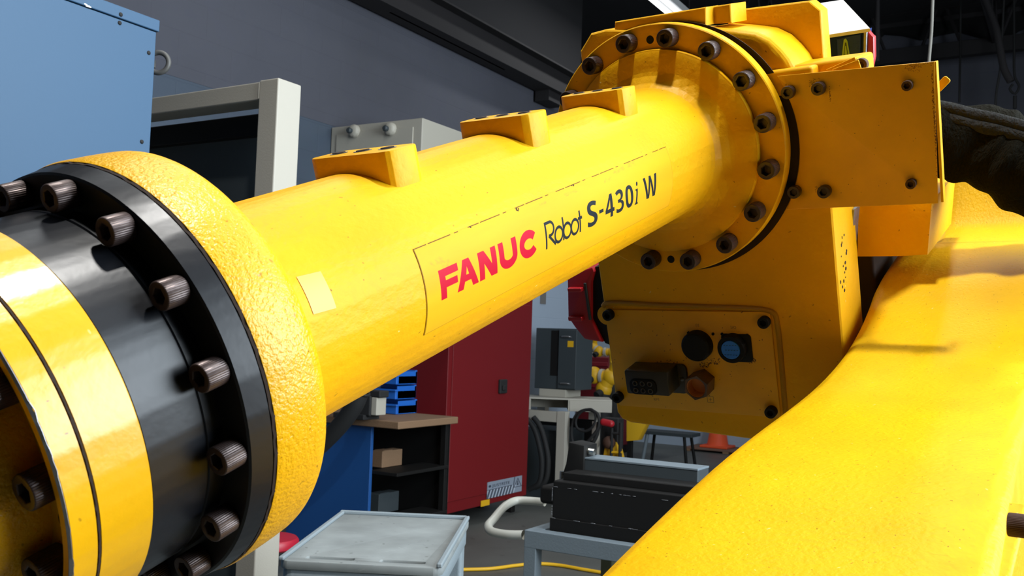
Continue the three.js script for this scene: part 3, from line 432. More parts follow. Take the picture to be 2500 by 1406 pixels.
// the upper arm in front: lofted rounded box
{
  const st = [[1.02, -0.30, 0.215, 0.50], [0.96, -0.235, 0.218, 0.506], [0.85, -0.226, 0.22, 0.506], [0.714, -0.229, 0.223, 0.504], [0.60, -0.233, 0.226, 0.500], [0.485, -0.239, 0.230, 0.495], [0.38, -0.251, 0.232, 0.489], [0.28, -0.265, 0.234, 0.484], [0.19, -0.277, 0.235, 0.480], [0.119, -0.284, 0.235, 0.478], [0.05, -0.287, 0.235, 0.476], [0.0, -0.2865, 0.235, 0.475], [-0.05, -0.282, 0.235, 0.475], [-0.095, -0.275, 0.235, 0.475], [-0.14, -0.264, 0.235, 0.475], [-0.178, -0.252, 0.235, 0.475], [-0.23, -0.243, 0.236, 0.475], [-0.30, -0.238, 0.2365, 0.475], [-0.345, -0.236, 0.238, 0.475], [-0.356, -0.235, 0.250, 0.475], [-0.362, -0.234, 0.280, 0.475], [-0.40, -0.232, 0.285, 0.475], [-0.435, -0.227, 0.286, 0.475], [-0.46, -0.205, 0.287, 0.475], [-0.485, -0.175, 0.288, 0.475], [-0.51, -0.143, 0.289, 0.475], [-0.53, -0.12, 0.290, 0.475], [-0.57, -0.105, 0.291, 0.475]];
  const fine_ = []; for (let i = 0; i + 1 < st.length; i++) for (let k = 0; k < 3; k++) { const t = k / 3, c = (j, q) => st[Math.max(0, Math.min(st.length - 1, j))][q]; fine_.push([0, 1, 2, 3].map((q) => { const a = c(i - 1, q), b = c(i, q), d = c(i + 1, q), e = c(i + 2, q), m0 = (d - a) / 2, m1 = (e - b) / 2, t2 = t * t, t3 = t2 * t; return (2 * t3 - 3 * t2 + 1) * b + (t3 - 2 * t2 + t) * m0 + (-2 * t3 + 3 * t2) * d + (t3 - t2) * m1; })); } fine_.push(st[st.length - 1]);
  const sec = ([s, y, x0, x1], i) => {
    const r = 0.024, rR = 0.016, dep = 0.17, o = []; const prev = fine_[Math.max(0, i - 1)], next = fine_[Math.min(fine_.length - 1, i + 1)]; let ny = -(next[0] - prev[0]), nz = (next[1] - prev[1]); const L = Math.hypot(ny, nz); ny /= L; nz /= L; if (ny < 0) { ny = -ny; nz = -nz; }
    const P = (x, d) => o.push([x, y - d * Math.max(ny, 0.15), s - d * nz * 0.6]);
    P(x0 + 0.01, dep); P(x0, dep - 0.01); P(x0, r * 1.6); for (let k = 0; k <= 8; k++) { const a = k / 8 * Math.PI / 2; P(x0 + r - r * Math.cos(a), r - r * Math.sin(a)); } for (let k = 1; k < 6; k++) P(x0 + r + (x1 - x0 - r - rR) * k / 6, 0);
    for (let k = 0; k <= 6; k++) { const a = k / 6 * Math.PI / 2; P(x1 - rR + rR * Math.sin(a), rR - rR * Math.cos(a)); } P(x1, dep - 0.01); P(x1 - 0.01, dep); return o;
  };
  const S = fine_.map(sec), n = S[0].length, pos = [], uv = []; const len = [0]; for (let i = 1; i < fine_.length; i++) len.push(len[i - 1] + Math.hypot(fine_[i][0] - fine_[i - 1][0], fine_[i][1] - fine_[i - 1][1]));
  const W0 = []; S[0].forEach((p, k) => W0.push(k ? W0[k - 1] + Math.hypot(p[0] - S[0][k - 1][0], p[1] - S[0][k - 1][1]) : 0)); W0.push(W0[n - 1] + 0.28);
  for (let i = 0; i + 1 < S.length; i++) for (let k = 0; k < n; k++) { const k1 = (k + 1) % n, a = S[i][k], b = S[i][k1], c = S[i + 1][k1], d = S[i + 1][k]; pos.push(...a, ...b, ...c, ...a, ...c, ...d); uv.push(W0[k], len[i], W0[k + 1], len[i], W0[k + 1], len[i + 1], W0[k], len[i], W0[k + 1], len[i + 1], W0[k], len[i + 1]); }
  for (const [q, f] of [[S[0], 1], [S[S.length - 1], 0]]) for (let k = 1; k + 1 < n; k++) { const t = f ? [q[0], q[k + 1], q[k]] : [q[0], q[k], q[k + 1]]; t.forEach((p) => { pos.push(...p); uv.push(p[0], p[1]); }); }
  const g = new THREE.BufferGeometry(); g.setAttribute('position', new THREE.Float32BufferAttribute(pos, 3)); g.setAttribute('uv', new THREE.Float32BufferAttribute(uv, 2));
  const arm = rpart('upper_arm', toCreasedNormals(g, 0.7), M.arm, 'broad yellow upper arm in the foreground');
  part('side_pad', box2(0.484, 0.507, -0.305, -0.250, 0.472, 0.80, 0.004), M.arm, arm); const bg = boltGeo(0.0085, 0.012); bg.rotateY(Math.PI / 2); const bp = onRobot(2464, 1280, 'x', 0.507); bg.translate(0.506, bp.y, bp.z); part('bolt', bg, M.rust, arm);
  // turret and pedestal under the near end, below the picture
  const b0 = V(0.36, -0.36, 0.86).applyMatrix4(ROB), foot = new THREE.Matrix4().makeTranslation(-footL.x, 0, -footL.z);
  const ped = part('pedestal', turned([[0.26, 0], [0.26, 0.04], [0.19, 0.07], [0.17, 0.5], [0.13, b0.y - 0.16], [0.10, b0.y - 0.10]], 64, 0.5), M.arm, robot); ped.rotation.x = -Math.PI / 2; ped.position.set(b0.x - footL.x, 0, b0.z - footL.z);
}
// hose sleeve of dark cloth running off the cover plate
{
  const c = [onRobot(2250, 326, 'z', -0.26), onRobot(2345, 343, 'z', -0.27), onRobot(2430, 378, 'z', -0.28), onRobot(2520, 408, 'z', -0.28), onRobot(2640, 440, 'z', -0.28), onRobot(2760, 500, 'z', -0.28), V(0.84, -0.16, -0.29)];
  const curve = new THREE.CatmullRomCurve3(c), seg = 150, rad = 28, fr = curve.computeFrenetFrames(seg), pos = [], idx = [], uv = [];
  for (let i = 0; i <= seg; i++) { const p = curve.getPointAt(i / seg), u = i / seg; for (let j = 0; j <= rad; j++) { const a = j / rad * 2 * Math.PI, w = 1 + 0.07 * Math.sin(u * 37 + 2 * Math.sin(a)) + 0.06 * Math.sin(a * 3 + u * 20) + 0.035 * Math.sin(u * 95 + a * 2), r = (0.052 + 0.022 * Math.min(1, u * 2.2)) * w * (i === 0 || i === seg ? 0.35 : 1); const d = fr.normals[i].clone().multiplyScalar(Math.cos(a) * r).addScaledVector(fr.binormals[i], Math.sin(a) * r); pos.push(p.x + d.x, p.y + d.y, p.z + d.z); uv.push(u * 0.9, j / rad * 0.3); } }
  for (let i = 0; i < seg; i++) for (let j = 0; j < rad; j++) { const a = i * (rad + 1) + j, b = a + rad + 1; idx.push(a, a + 1, b, b, a + 1, b + 1); }
  const g = new THREE.BufferGeometry(); g.setAttribute('position', new THREE.Float32BufferAttribute(pos, 3)); g.setAttribute('uv', new THREE.Float32BufferAttribute(uv, 2)); g.setIndex(idx); g.computeVertexNormals();
  const w0 = c[0].clone().applyMatrix4(ROB), t = thing('hose_sleeve', 'dark cloth hose sleeve with a pale folded seam beside the cover plate', 'hose sleeve', w0.x, w0.y, w0.z);
  const LM = new THREE.Matrix4().makeTranslation(-w0.x, -w0.y, -w0.z).multiply(ROB); M.fabric.side = M.fabricPale.side = THREE.DoubleSide; const m = part('sleeve', g, M.fabric, t); m.applyMatrix4(LM);
  const top = [[2262, 256], [2325, 268], [2370, 280], [2420, 290], [2470, 303], [2540, 322]].map(([x, y], i) => onRobot(x, y, 'z', -0.235 - i * 0.003)); const fl = tubeOf(top, 0.010, 60, 12); const f2 = tubeOf(top.map((p) => V(p.x, p.y - 0.014, p.z + 0.004)), 0.011, 60, 12); const q = part('folded_seam', merge(triUV(fl), triUV(f2)), M.fabricPale, t, 'pale folded seam'); q.applyMatrix4(LM);
}

// ───────────────────────── along the left wall ─────────────────────────
const screw = (r) => { const g = new THREE.SphereGeometry(r, 14, 8, 0, 6.2832, 0, 1.5); g.scale(1, 0.7, 1); g.rotateZ(-Math.PI / 2); return g; };   // domed head facing +x
{ // blue cabinet in the upper left corner
  const x = -2.3, a = hit(388, 50, 'x', x), lo = hit(383, 77, 'x', x), z1 = a.z, yt = a.y, yl = lo.y;
  const t = thing('electrical_cabinet', 'light blue sheet metal cabinet with black screws at the upper left', 'cabinet', x - 0.3, 0, z1 + 0.55);
  const L = (px, py) => { const p = hit(px, py, 'x', x); return [p.y, p.z - (z1 + 0.55)]; };
  part('body', box2(-0.3, 0.298, 0.05, yl - 0.004, -0.545, 0.60, 0.004), M.blueCab, t); part('side_panel', box2(0.294, 0.300, 0.06, yl - 0.003, -0.543, 0.60, 0.0015), M.blueCab, t);
  part('top_cover', box2(-0.31, 0.303, yl, yt, -0.552, 0.61, 0.003), M.blueCab, t); part('plinth', box2(-0.29, 0.28, 0, 0.055, -0.53, 0.59, 0.003), M.dark, t);
  for (const [px, py] of [[292, 56], [363, 129], [346, 346]]) { const [y, z] = L(px, py), g = screw(0.0062); g.translate(0.300, y, z); part('screw', g, M.rubber, t); }
  { const [y, z] = L(293, 36), g = screw(0.0062); g.translate(0.303, y, z); part('screw', g, M.rubber, t); }
  { const [y, z] = L(210, 13); const g = []; for (let i = 0; i < 7; i++) { const s = new THREE.SphereGeometry(rr(0.0015, 0.003), 6, 4); s.scale(0.2, 0.8, 2); s.translate(0.3035, y - 0.001 + rr(-0.002, 0.002), z + 0.004 - i * 0.0022); g.push(triUV(s)); } part('paint_chip', merge(g), M.white, t); }
  const e = hit(387, 153, 'z', z1 - 0.03); const eye = new THREE.TorusGeometry(0.030, 0.0075, 14, 40); eye.rotateY(0.5); eye.translate(e.x - (x - 0.3), e.y, -0.55 - 0.03); const ear = box2(0.20, e.x - (x - 0.3) - 0.022, e.y - 0.012, e.y + 0.012, -0.59, -0.545, 0.003); part('lifting_eye', merge(triUV(eye), ear), std({ color: rgb(0.10, 0.10, 0.095), roughness: 0.55, metalness: 0.3 }), t, 'grey lifting eye');
}
{ // cream frame with dark opening
  const z = -2.4, A = hit(680, 189, 'z', z), w0 = hit(631, 240, 'z', z), yb = hit(632, 243, 'z', z).y, x1 = A.x, xw = w0.x, yt = A.y, x0 = x1 - 1.25, ox = (x0 + x1) / 2;
  const t = thing('machine_frame', 'cream painted square tube frame around a dark machine opening', 'machine frame', ox, 0, z - 0.3);
  const pw = x1 - xw; part('post', box2(xw - ox, x1 - ox, 0, yt, 0.3 - 0.115, 0.3, 0.006), M.cream, t); part('post', box2(x0 - ox, x0 + pw - ox, 0, yt, 0.185, 0.3, 0.006), M.cream, t);
  part('top_beam', box2(x0 + pw - ox, xw - ox, yb, yt - 0.004, 0.195, 0.296, 0.005), M.cream, t); part('rear_beam', box2(x0 - ox, xw - 0.03 - ox, yt - 0.16, yt - 0.08, 0.14, 0.18, 0.005), M.dark, t);
  part('inner_screen', box2(x0 + 0.03 - ox, xw - 0.04 - ox, 0.1, yb - 0.012, 0.10, 0.112, 0.002), M.charcoal, t, 'dark inner screen'); part('back_panel', box2(x0 - ox, xw - 0.06 - ox, 0.05, yt - 0.05, 0.06, 0.08, 0.002), M.dark, t);
  part('weld', tubeOf([V(xw - ox - 0.001, yt - 0.006, 0.297), V(xw - ox - 0.001, (yt + yb) / 2, 0.298), V(xw - ox - 0.001, yb + 0.004, 0.297)], 0.0035, 20, 6), M.cream, t);
}
{ // cream control box hung on the wall
  const B = hit(810, 307, 'x', ROOM.left + 0.004), z = B.z, A = hit(1032, 287, 'z', z), x1 = A.x, x0 = ROOM.left + 0.001, yt = A.y, ox = (x0 + x1) / 2, dep = 0.62, yb = 1.86, hy = yt - yb;
  const t = thing('control_box', 'dull cream control box with two knob latches hung on the wall behind the forearm', 'control box', ox, yb, z - dep / 2);
  part('body', box2(x0 - ox, x1 - ox, 0.0, hy, -dep / 2, dep / 2, 0.008), M.creamBox, t);
  const q = (px, py) => { const p = hit(px, py, 'z', z); return [p.x - ox, p.y - yb]; }; const d0 = q(823, 329), d1 = q(1010, 312);
  part('door', box2(d0[0], d1[0], 0.04, d0[1], dep / 2 - 0.002, dep / 2 + 0.008, 0.004), M.creamBox, t);
  for (const [px, py] of [[868, 321], [956, 316]]) { const [x, y] = q(px, py); const g = turned([[0.045, 0], [0.045, 0.018], [0.038, 0.032], [0.024, 0.040], [0.0001, 0.040]], 28, 0.6); g.translate(x, y, dep / 2 + 0.004); const m = part('latch', g, M.creamBox, t); const k = turned([[0.018, 0.036], [0.020, 0.060], [0.014, 0.070], [0.0001, 0.072]], 20, 0.6); k.translate(x - 0.006, y - 0.004, dep / 2 + 0.004); part('knob', k, M.charcoal, m, 'dark latch knob'); }
}
{ // red flammables cabinet
  const P = hit(1080, 1258, 'y', 0.13), Q = hit(1285, 1205, 'x', P.x), fx = P.x, z0 = P.z, z1 = Q.z, cz = (z0 + z1) / 2, len = z0 - z1, dep = 0.46, cx = fx - dep / 2, h = 1.75;
  const t = thing('safety_cabinet', 'tall red steel storage cabinet with black latch and warning sticker', 'cabinet', cx, 0, cz);
  part('body', box2(-dep / 2, dep / 2, 0.13, h, -len / 2, len / 2, 0.006), M.cabRed, t); part('door', box2(dep / 2 - 0.004, dep / 2 + 0.008, 0.215, h - 0.06, -len / 2 + 0.04, len / 2 - 0.05, 0.004), M.cabRed, t);
  const q = (px, py) => { const p = hit(px, py, 'x', fx + 0.008); return [p.y, p.z - cz]; }; const L0 = q(1225, 943); part('latch', merge(box2(dep / 2 + 0.006, dep / 2 + 0.03, L0[0] - 0.055, L0[0] + 0.055, L0[1] - 0.055, L0[1] + 0.055, 0.008), box2(dep / 2 + 0.028, dep / 2 + 0.045, L0[0] - 0.03, L0[0] + 0.01, L0[1] - 0.012, L0[1] + 0.03, 0.006)), M.rubber, t, 'black recessed latch');
  for (const z of [-len / 2 + 0.12, len / 2 - 0.12]) for (const x of [-0.15, 0.15]) part('leg', box2(x - 0.03, x + 0.03, 0, 0.135, z - 0.03, z + 0.03, 0.004), M.dark, t);
  const g = turned([[0.03, 0], [0.03, 0.008], [0.02, 0.014], [0.0001, 0.014]], 24, 0.6); const vp = hit(1002, 1176, 'z', z0); g.translate(vp.x - cx, vp.y, len / 2); part('vent_cap', g, M.rust, t);
  const s0 = q(1190, 1168), s1 = q(1274, 1150), s2 = q(1190, 1208); const sh = s0[0] - s2[0], sl = s0[1] - s1[1];
  const tex = canvasTex(640, 320, (c, w, hh) => { c.fillStyle = '#8d97a5'; c.fillRect(0, 0, w, hh); c.fillStyle = '#4a5260'; c.fillRect(0, 148, 450, hh); c.fillStyle = '#b7c0cc'; for (let i = -1; i < 9; i++) { c.beginPath(); c.moveTo(60 + i * 56, 160); c.lineTo(82 + i * 56, 160); c.lineTo(40 + i * 56, hh); c.lineTo(18 + i * 56, hh); c.fill(); } c.fillStyle = '#39414e'; c.font = 'bold 76px sans-serif'; c.fillText('JUSTRITE', 86, 112); c.beginPath(); c.arc(42, 86, 24, 0, 6.3); c.fill(); c.beginPath(); c.moveTo(455, hh); c.lineTo(490, 0); c.lineTo(505, 0); c.lineTo(470, hh); c.fill(); c.strokeStyle = '#39414e'; c.lineWidth = 12; c.beginPath(); c.moveTo(560, 40); c.lineTo(630, 210); c.lineTo(490, 210); c.closePath(); c.stroke(); c.beginPath(); c.arc(558, 160, 18, 0, 6.3); c.fill(); c.fillRect(550, 90, 18, 60); });
  const pg = new THREE.BoxGeometry(0.004, sh, sl); part('sticker', pg, std({ map: tex, roughness: 0.5 }), t, 'grey warning sticker with lettering').position.set(dep / 2 + 0.0095, (s0[0] + s2[0]) / 2 - 0.03, (s0[1] + s1[1]) / 2);
  const y0 = q(1183, 1228); part('yellow_tag', box2(dep / 2 + 0.004, dep / 2 + 0.010, y0[0] - 0.022, y0[0] + 0.022, y0[1] - 0.07, y0[1] + 0.05, 0.001), M.bigYellow, t);
}
{ // workbench with blue end and wooden top, and what stands on it
  const P = hit(978, 1032, 'y', 0.9), z = P.z, xr = P.x, w = 1.35, ox = xr - w / 2, bp = hit(905, 1120, 'z', z - 0.02).x - ox;
  const t = thing('workbench', 'workbench with blue steel end panel and worn wooden top', 'workbench', ox, 0, z - 0.30);
  part('worktop', box2(-w / 2, w / 2, 0.862, 0.905, -0.30, 0.32, 0.006), M.wood, t); part('end_panel', box2(-w / 2 + 0.03, bp, 0, 0.862, 0.26, 0.285, 0.003), M.benchBlue, t); part('rear_panel', box2(-w / 2 + 0.03, w / 2 - 0.05, 0, 0.862, -0.29, -0.27, 0.003), M.dark, t);
  part('shelf', box2(bp - 0.02, w / 2 - 0.04, 0.30, 0.32, -0.27, 0.26, 0.003), M.dark, t); part('shelf', box2(bp - 0.02, w / 2 - 0.04, 0.58, 0.60, -0.27, 0.26, 0.003), M.dark, t); part('leg', box2(w / 2 - 0.09, w / 2 - 0.05, 0, 0.862, -0.28, -0.24, 0.003), M.dark, t);
  const bx = (n, label, cat, px0, px1, py0, py1, zz, dep, m, group) => { const a = hit(px0, 1100, 'z', zz), b = hit(px1, 1100, 'z', zz); const o = thing(n, label, cat, (a.x + b.x) / 2, py0, zz - dep / 2, 0, group); const ww = Math.abs(b.x - a.x), hh = py1; part('carton', box(ww, hh, dep, 0, hh / 2, 0, 0.004), m, o); part('flap', box(ww * 0.9, 0.004, dep * 0.45, 0, hh + 0.001, dep * 0.2, 0.001), m, o); return o; };
  bx('carton', 'small brown carton on the upper shelf beside the blue bench end', 'box', 909, 934, 0.6005, 0.10, z - 0.16, 0.2, M.wood); bx('carton', 'grey box on the middle shelf beside the blue bench end', 'box', 905, 930, 0.3205, 0.12, z - 0.16, 0.2, M.charcoal); bx('carton', 'brown carton on the bottom shelf beside the blue bench end', 'box', 898, 920, 0.001, 0.16, z - 0.16, 0.2, M.wood);
  // blue parts bins stacked at the bench end
  for (let i = 0; i < 3; i++) { const y0 = [1014, 982, 956][i], zz = z - 0.36, a = hit(876, y0 - 30, 'z', zz), b = hit(962 - i * 2 + (i === 2 ? 4 : 0), y0, 'z', zz), ww = b.x - a.x, hh = 0.092, yb = 0.9065 + i * 0.0935; const o = thing('parts_bin', ['bottom of three stacked blue parts bins on the bench', 'middle of three stacked blue parts bins on the bench', 'top of three stacked blue parts bins on the bench'][i], 'bin', (a.x + b.x) / 2, yb, zz - 0.12, 0, 'blue bins on the bench'); part('bin_body', merge(box2(-ww / 2, ww / 2, 0, hh * 0.62, -0.12, 0.10, 0.005), box2(-ww / 2, ww / 2, 0, hh * 0.97, -0.12, -0.10, 0.003), box2(ww / 2 - 0.008, ww / 2, 0, hh * 0.9, -0.12, 0.08, 0.003)), std({ color: rgb(0.01, 0.12, 0.5), roughness: 0.5 }), o); part('front_lip', box2(-ww / 2 - 0.004, ww / 2 + 0.008, hh * 0.55, hh * 0.68, 0.085, 0.112, 0.003), std({ color: rgb(0.01, 0.12, 0.5), roughness: 0.5 }), o); }
  { const zz = z + 0.02, a = hit(850, 960, 'z', zz), b = hit(926, 1004, 'z', zz), ww = b.x - a.x; const o = thing('bench_vise', 'black bench vise with pale jaw on the wooden worktop', 'vise', (a.x + b.x) / 2, 0.905, zz); part('body', box2(-ww / 2, ww / 2 - 0.03, 0.02, a.y - 0.905, -0.06, 0.05, 0.012), M.rubber, o); part('jaw', box2(ww / 2 - 0.03, ww / 2 + 0.01, 0.03, a.y - 0.915, -0.05, 0.04, 0.004), M.creamBox, o); part('anvil', box2(-ww / 2 - 0.05, ww / 2 + 0.03, a.y - 0.915, a.y - 0.875, -0.05, 0.04, 0.008), M.rubber, o); part('foot', box2(-ww / 2 - 0.05, ww / 2 - 0.06, 0, 0.03, -0.08, 0.07, 0.004), M.rubber, o); }
  { const zz = z + 0.30; const pts = [[700, 1175], [748, 1118], [790, 1080], [832, 1036], [868, 985], [880, 955]].map(([px, py]) => hit(px, py, 'z', zz)); pts.unshift(V(pts[0].x - 0.06, 0.052, zz), V(pts[0].x - 0.05, 0.3, zz)); const o = thing('exhaust_hose', 'thick black hose curving down in front of the blue bench', 'hose', pts[0].x, pts[0].y, pts[0].z); part('hose_wall', triUV(tubeOf(pts.map((p) => p.sub(o.position)), 0.050, 50, 18)), M.rubber, o); for (let i = 0; i < 2; i++) { const c = new THREE.TorusGeometry(0.052, 0.008, 8, 24); const p = pts[i ? 7 : 1], q = pts[i ? 6 : 2]; c.applyQuaternion(new THREE.Quaternion().setFromUnitVectors(V(0, 0, 1), p.clone().sub(q).normalize())); c.translate(p.x, p.y, p.z); part('cuff', triUV(c), M.rubber, o); } }
  { const zz = z - 0.9, a = hit(936, 1145, 'z', zz), b = hit(948, 1178, 'z', zz), f = hit(934, 1245, 'z', zz); const o = thing('spirit_level', 'yellow tool leaning upright between bench and red cabinet', 'tool', a.x, 0, zz); part('handle', box2(-0.012, 0.036, b.y, a.y, -0.02, 0.02, 0.006), M.bigYellow, o); part('shaft', box2(-0.012, 0.004, 0, b.y, -0.01, 0.01, 0.003), std({ color: rgb(0.35, 0.16, 0.01), roughness: 0.5 }), o); }
}
{ // stool
  const P = hit(654, 1310, 'y', 0.60), o = thing('shop_stool', 'round red padded stool on a black post', 'stool', P.x, 0, P.z); part('seat', turned([[0.0001, 0.558], [0.112, 0.558], [0.120, 0.565], [0.120, 0.588], [0.112, 0.598], [0.06, 0.602], [0.0001, 0.603]].map(([r, y]) => [r, y]), 48, 0.7).rotateX(-Math.PI / 2), std({ color: rgb(0.42, 0.01, 0.03), roughness: 0.4 }), o); part('column', rod(V(0, 0.05, 0), V(0, 0.56, 0), 0.022, 20), M.rubber, o); for (let i = 0; i < 4; i++) part('foot', rod(V(0, 0.08, 0), V(0.16 * Math.cos(i * 1.571 + 0.3), 0.015, 0.16 * Math.sin(i * 1.571 + 0.3)), 0.014, 10), M.rubber, o);
}
{ // grey plastic service cart
  const A = hit(815, 1250, 'y', 0.85), B = hit(1128, 1262, 'y', 0.85), C = hit(1103, 1386, 'y', 0.85), D = hit(702, 1362, 'y', 0.85), c = A.clone().add(B).add(C).add(D).multiplyScalar(0.25), w = (C.distanceTo(D) + A.distanceTo(B)) / 2, l = (A.distanceTo(D) + B.distanceTo(C)) / 2, e = C.clone().sub(D).add(B).sub(A), yaw = Math.atan2(-e.z, e.x);
  const t = thing('service_cart', 'grey plastic service cart with scuffed flat top', 'cart', c.x, 0, c.z, yaw), top = new THREE.Shape(roundRect(-w / 2, -l / 2, w / 2, l / 2, 0.03).getPoints(12)); const sl = (x0, x1) => new THREE.Path(roundRect(x0, -l / 2 + 0.035, x1, -l / 2 + 0.062, 0.008).getPoints(8)); top.holes.push(sl(-w * 0.36, -w * 0.06), sl(w * 0.10, w * 0.38));
  const tg = ext(top, 0, 0.022, 0.004); tg.rotateX(-Math.PI / 2); tg.translate(0, 0.824, 0); const und = ext(roundRect(-w / 2 + 0.006, -l / 2 + 0.006, w / 2 - 0.006, l / 2 - 0.006, 0.026), 0, 0.05, 0.004); und.rotateX(-Math.PI / 2); und.translate(0, 0.774, 0);
  const ctex = canvasTex(512, 512, (k, a, b) => { k.fillStyle = css(0.23, 0.25, 0.245); k.fillRect(0, 0, a, b); grainy(k, a, b, 0.14, 77, 5); for (let i = 0; i < 70; i++) { k.strokeStyle = `rgba(${i % 2 ? '230,235,238' : '70,80,86'},0.22)`; k.lineWidth = rr(0.6, 2); k.beginPath(); const x = rnd() * a, y = rnd() * b; k.moveTo(x, y); k.lineTo(x + rr(-60, 60), y + rr(-20, 20)); k.stroke(); } speck(k, a, b, 24, 'rgba(60,62,58,0.4)', 1, 4, 2); }, 0.5);
  const pm = std({ map: ctex, roughness: 0.6 }); part('top_tray', tg, pm, t, 'scuffed light grey top tray'); part('tray_skirt', und, M.plastic, t); part('rim', merge(box2(-w / 2, w / 2, 0.845, 0.857, -l / 2, -l / 2 + 0.014, 0.004), box2(-w / 2, -w / 2 + 0.014, 0.845, 0.855, -l / 2, l / 2, 0.004), box2(w / 2 - 0.014, w / 2, 0.845, 0.857, -l / 2, l / 2, 0.004)), M.plastic, t);
  for (const x of [-w / 2 + 0.045, w / 2 - 0.045]) for (const z of [-l / 2 + 0.06, l / 2 - 0.06]) part('leg', box2(x - 0.035, x + 0.035, 0.12, 0.78, z - 0.04, z + 0.04, 0.012), M.plastic, t);
  part('lower_tray', box2(-w / 2 + 0.01, w / 2 - 0.01, 0.18, 0.24, -l / 2 + 0.01, l / 2 - 0.01, 0.012), M.plastic, t); part('handle_slot', box2(-w * 0.08, w * 0.20, 0.786, 0.812, l / 2 - 0.012, l / 2 - 0.002, 0.006), M.dark, t); for (const x of [-w / 2 + 0.06, w / 2 - 0.06]) for (const z of [-l / 2 + 0.07, l / 2 - 0.07]) { const g = new THREE.TorusGeometry(0.042, 0.018, 10, 24); g.rotateY(Math.PI / 2); g.translate(x, 0.06, z); part('caster', triUV(g), M.rubber, t); part('caster_fork', box2(x - 0.03, x + 0.03, 0.10, 0.13, z - 0.02, z + 0.02, 0.003), M.bare, t); }
}
{ // pale steel cart with the black gearbox
  const Y = 0.8, P = hit(1280, 1293, 'y', Y), z = P.z, x0 = P.x, len = 1.15, dep = 0.62, ox = x0 + len / 2, oz = z - dep / 2;
  const t = thing('steel_cart', 'pale blue grey steel cart with bent tube handle', 'cart', ox, 0, oz); const rail = (a, b, c, d) => box2(a, b, Y - 0.055, Y, c, d, 0.003);
  part('front_rail', rail(-len / 2, len / 2, dep / 2 - 0.045, dep / 2), M.steelGrey, t); part('back_rail', rail(-len / 2, len / 2, -dep / 2, -dep / 2 + 0.045), M.steelGrey, t); part('side_rail', rail(-len / 2, -len / 2 + 0.045, -dep / 2 + 0.045, dep / 2 - 0.045), M.steelGrey, t); part('deck', box2(-len / 2 + 0.04, len / 2 - 0.04, Y - 0.02, Y - 0.008, -dep / 2 + 0.04, dep / 2 - 0.04, 0.002), M.steelGrey, t);
  for (const x of [-len / 2 + 0.022, len / 2 - 0.022]) for (const zz of [dep / 2 - 0.022, -dep / 2 + 0.022]) { part('leg', box2(x - 0.0215, x + 0.0215, 0.1, Y - 0.05, zz - 0.0215, zz + 0.0215, 0.003), zz > 0 ? M.steelGrey : std({ color: rgb(0.10, 0.10, 0.05), roughness: 0.6 }), t); const g = new THREE.TorusGeometry(0.035, 0.016, 10, 22); g.translate(x, 0.051, zz); part('caster', triUV(g), M.rubber, t); part('caster_fork', box2(x - 0.02, x + 0.02, 0.06, 0.11, zz - 0.025, zz + 0.025, 0.003), M.bare, t); }
  part('corner_plate', box2(-len / 2, -len / 2 + 0.10, Y, Y + 0.05, -dep / 2 + 0.25, -dep / 2 + 0.26, 0.002), M.steelGrey, t);
  const hp = [[1278, 1306, 0.0], [1238, 1305, 0.0], [1202, 1298, -0.02], [1192, 1285, -0.06], [1206, 1266, -0.14], [1238, 1232, -0.30], [1262, 1222, -0.36], [1300, 1223, -0.38], [1330, 1226, -0.38]].map(([px, py, dz]) => hit(px, py, 'z', z + dz).sub(V(ox, 0, oz))); part('handle', triUV(tubeOf(hp, 0.0145, 90, 14)), std({ color: rgb(0.45, 0.45, 0.40), roughness: 0.35 }), t, 'bent cream tube handle');
  // gearbox lying on it
  const gz = z - 0.06, q = (px, py, zz = gz) => hit(px, py, 'z', zz), a = q(1350, 1172), b = q(1352, 1292), gx = a.x, gt = a.y, gy = Math.max(b.y, Y - 0.006), L2 = 0.56, g0 = thing('gearbox', 'long black gearbox casting with scuffed edges on the steel cart', 'gearbox', gx + L2 / 2, Y - 0.007, gz - 0.15);
  const hgt = gt - (Y - 0.007); part('body', box2(-L2 / 2, L2 / 2, 0, hgt, -0.13, 0.15, 0.006), M.dark, g0); part('top_slab', box2(-L2 / 2 + 0.02, L2 / 2, hgt - 0.002, hgt + 0.025, -0.12, 0.12, 0.004), M.dark, g0);
  part('bottom_flange', box2(-L2 / 2 - 0.004, L2 / 2 + 0.004, 0, 0.045, 0.148, 0.156, 0.002), M.dark, g0); const ch = []; for (let i = 0; i < 46; i++) { const e = i % 3, x = e === 0 ? -L2 / 2 - 0.0005 : rr(-L2 / 2, L2 / 2), y = e === 0 ? rr(0.05, hgt) : e === 1 ? 0.046 : hgt - 0.02; const s = new THREE.SphereGeometry(rr(0.001, 0.0022), 6, 4); s.scale(e ? rr(2, 7) : 1, e ? 0.6 : rr(1, 4), 0.5); s.translate(x, y, e === 1 ? 0.157 : 0.151); ch.push(triUV(s)); } part('edge_scuff', merge(ch), M.bare, g0);
  const r0 = q(1432, 1152, gz - 0.16), r1 = q(1680, 1184, gz - 0.10); part('guide_rail', box2(r0.x - gx - L2 / 2, r1.x - gx - L2 / 2 + 0.02, hgt + 0.02, hgt + 0.062, -0.08, 0.02, 0.004), M.charcoal, g0); part('rail_cap', box2(r0.x - gx - L2 / 2, r1.x - gx - L2 / 2 + 0.02, hgt + 0.060, hgt + 0.066, -0.082, 0.022, 0.001), M.steelGrey, g0, 'pale ground rail top');
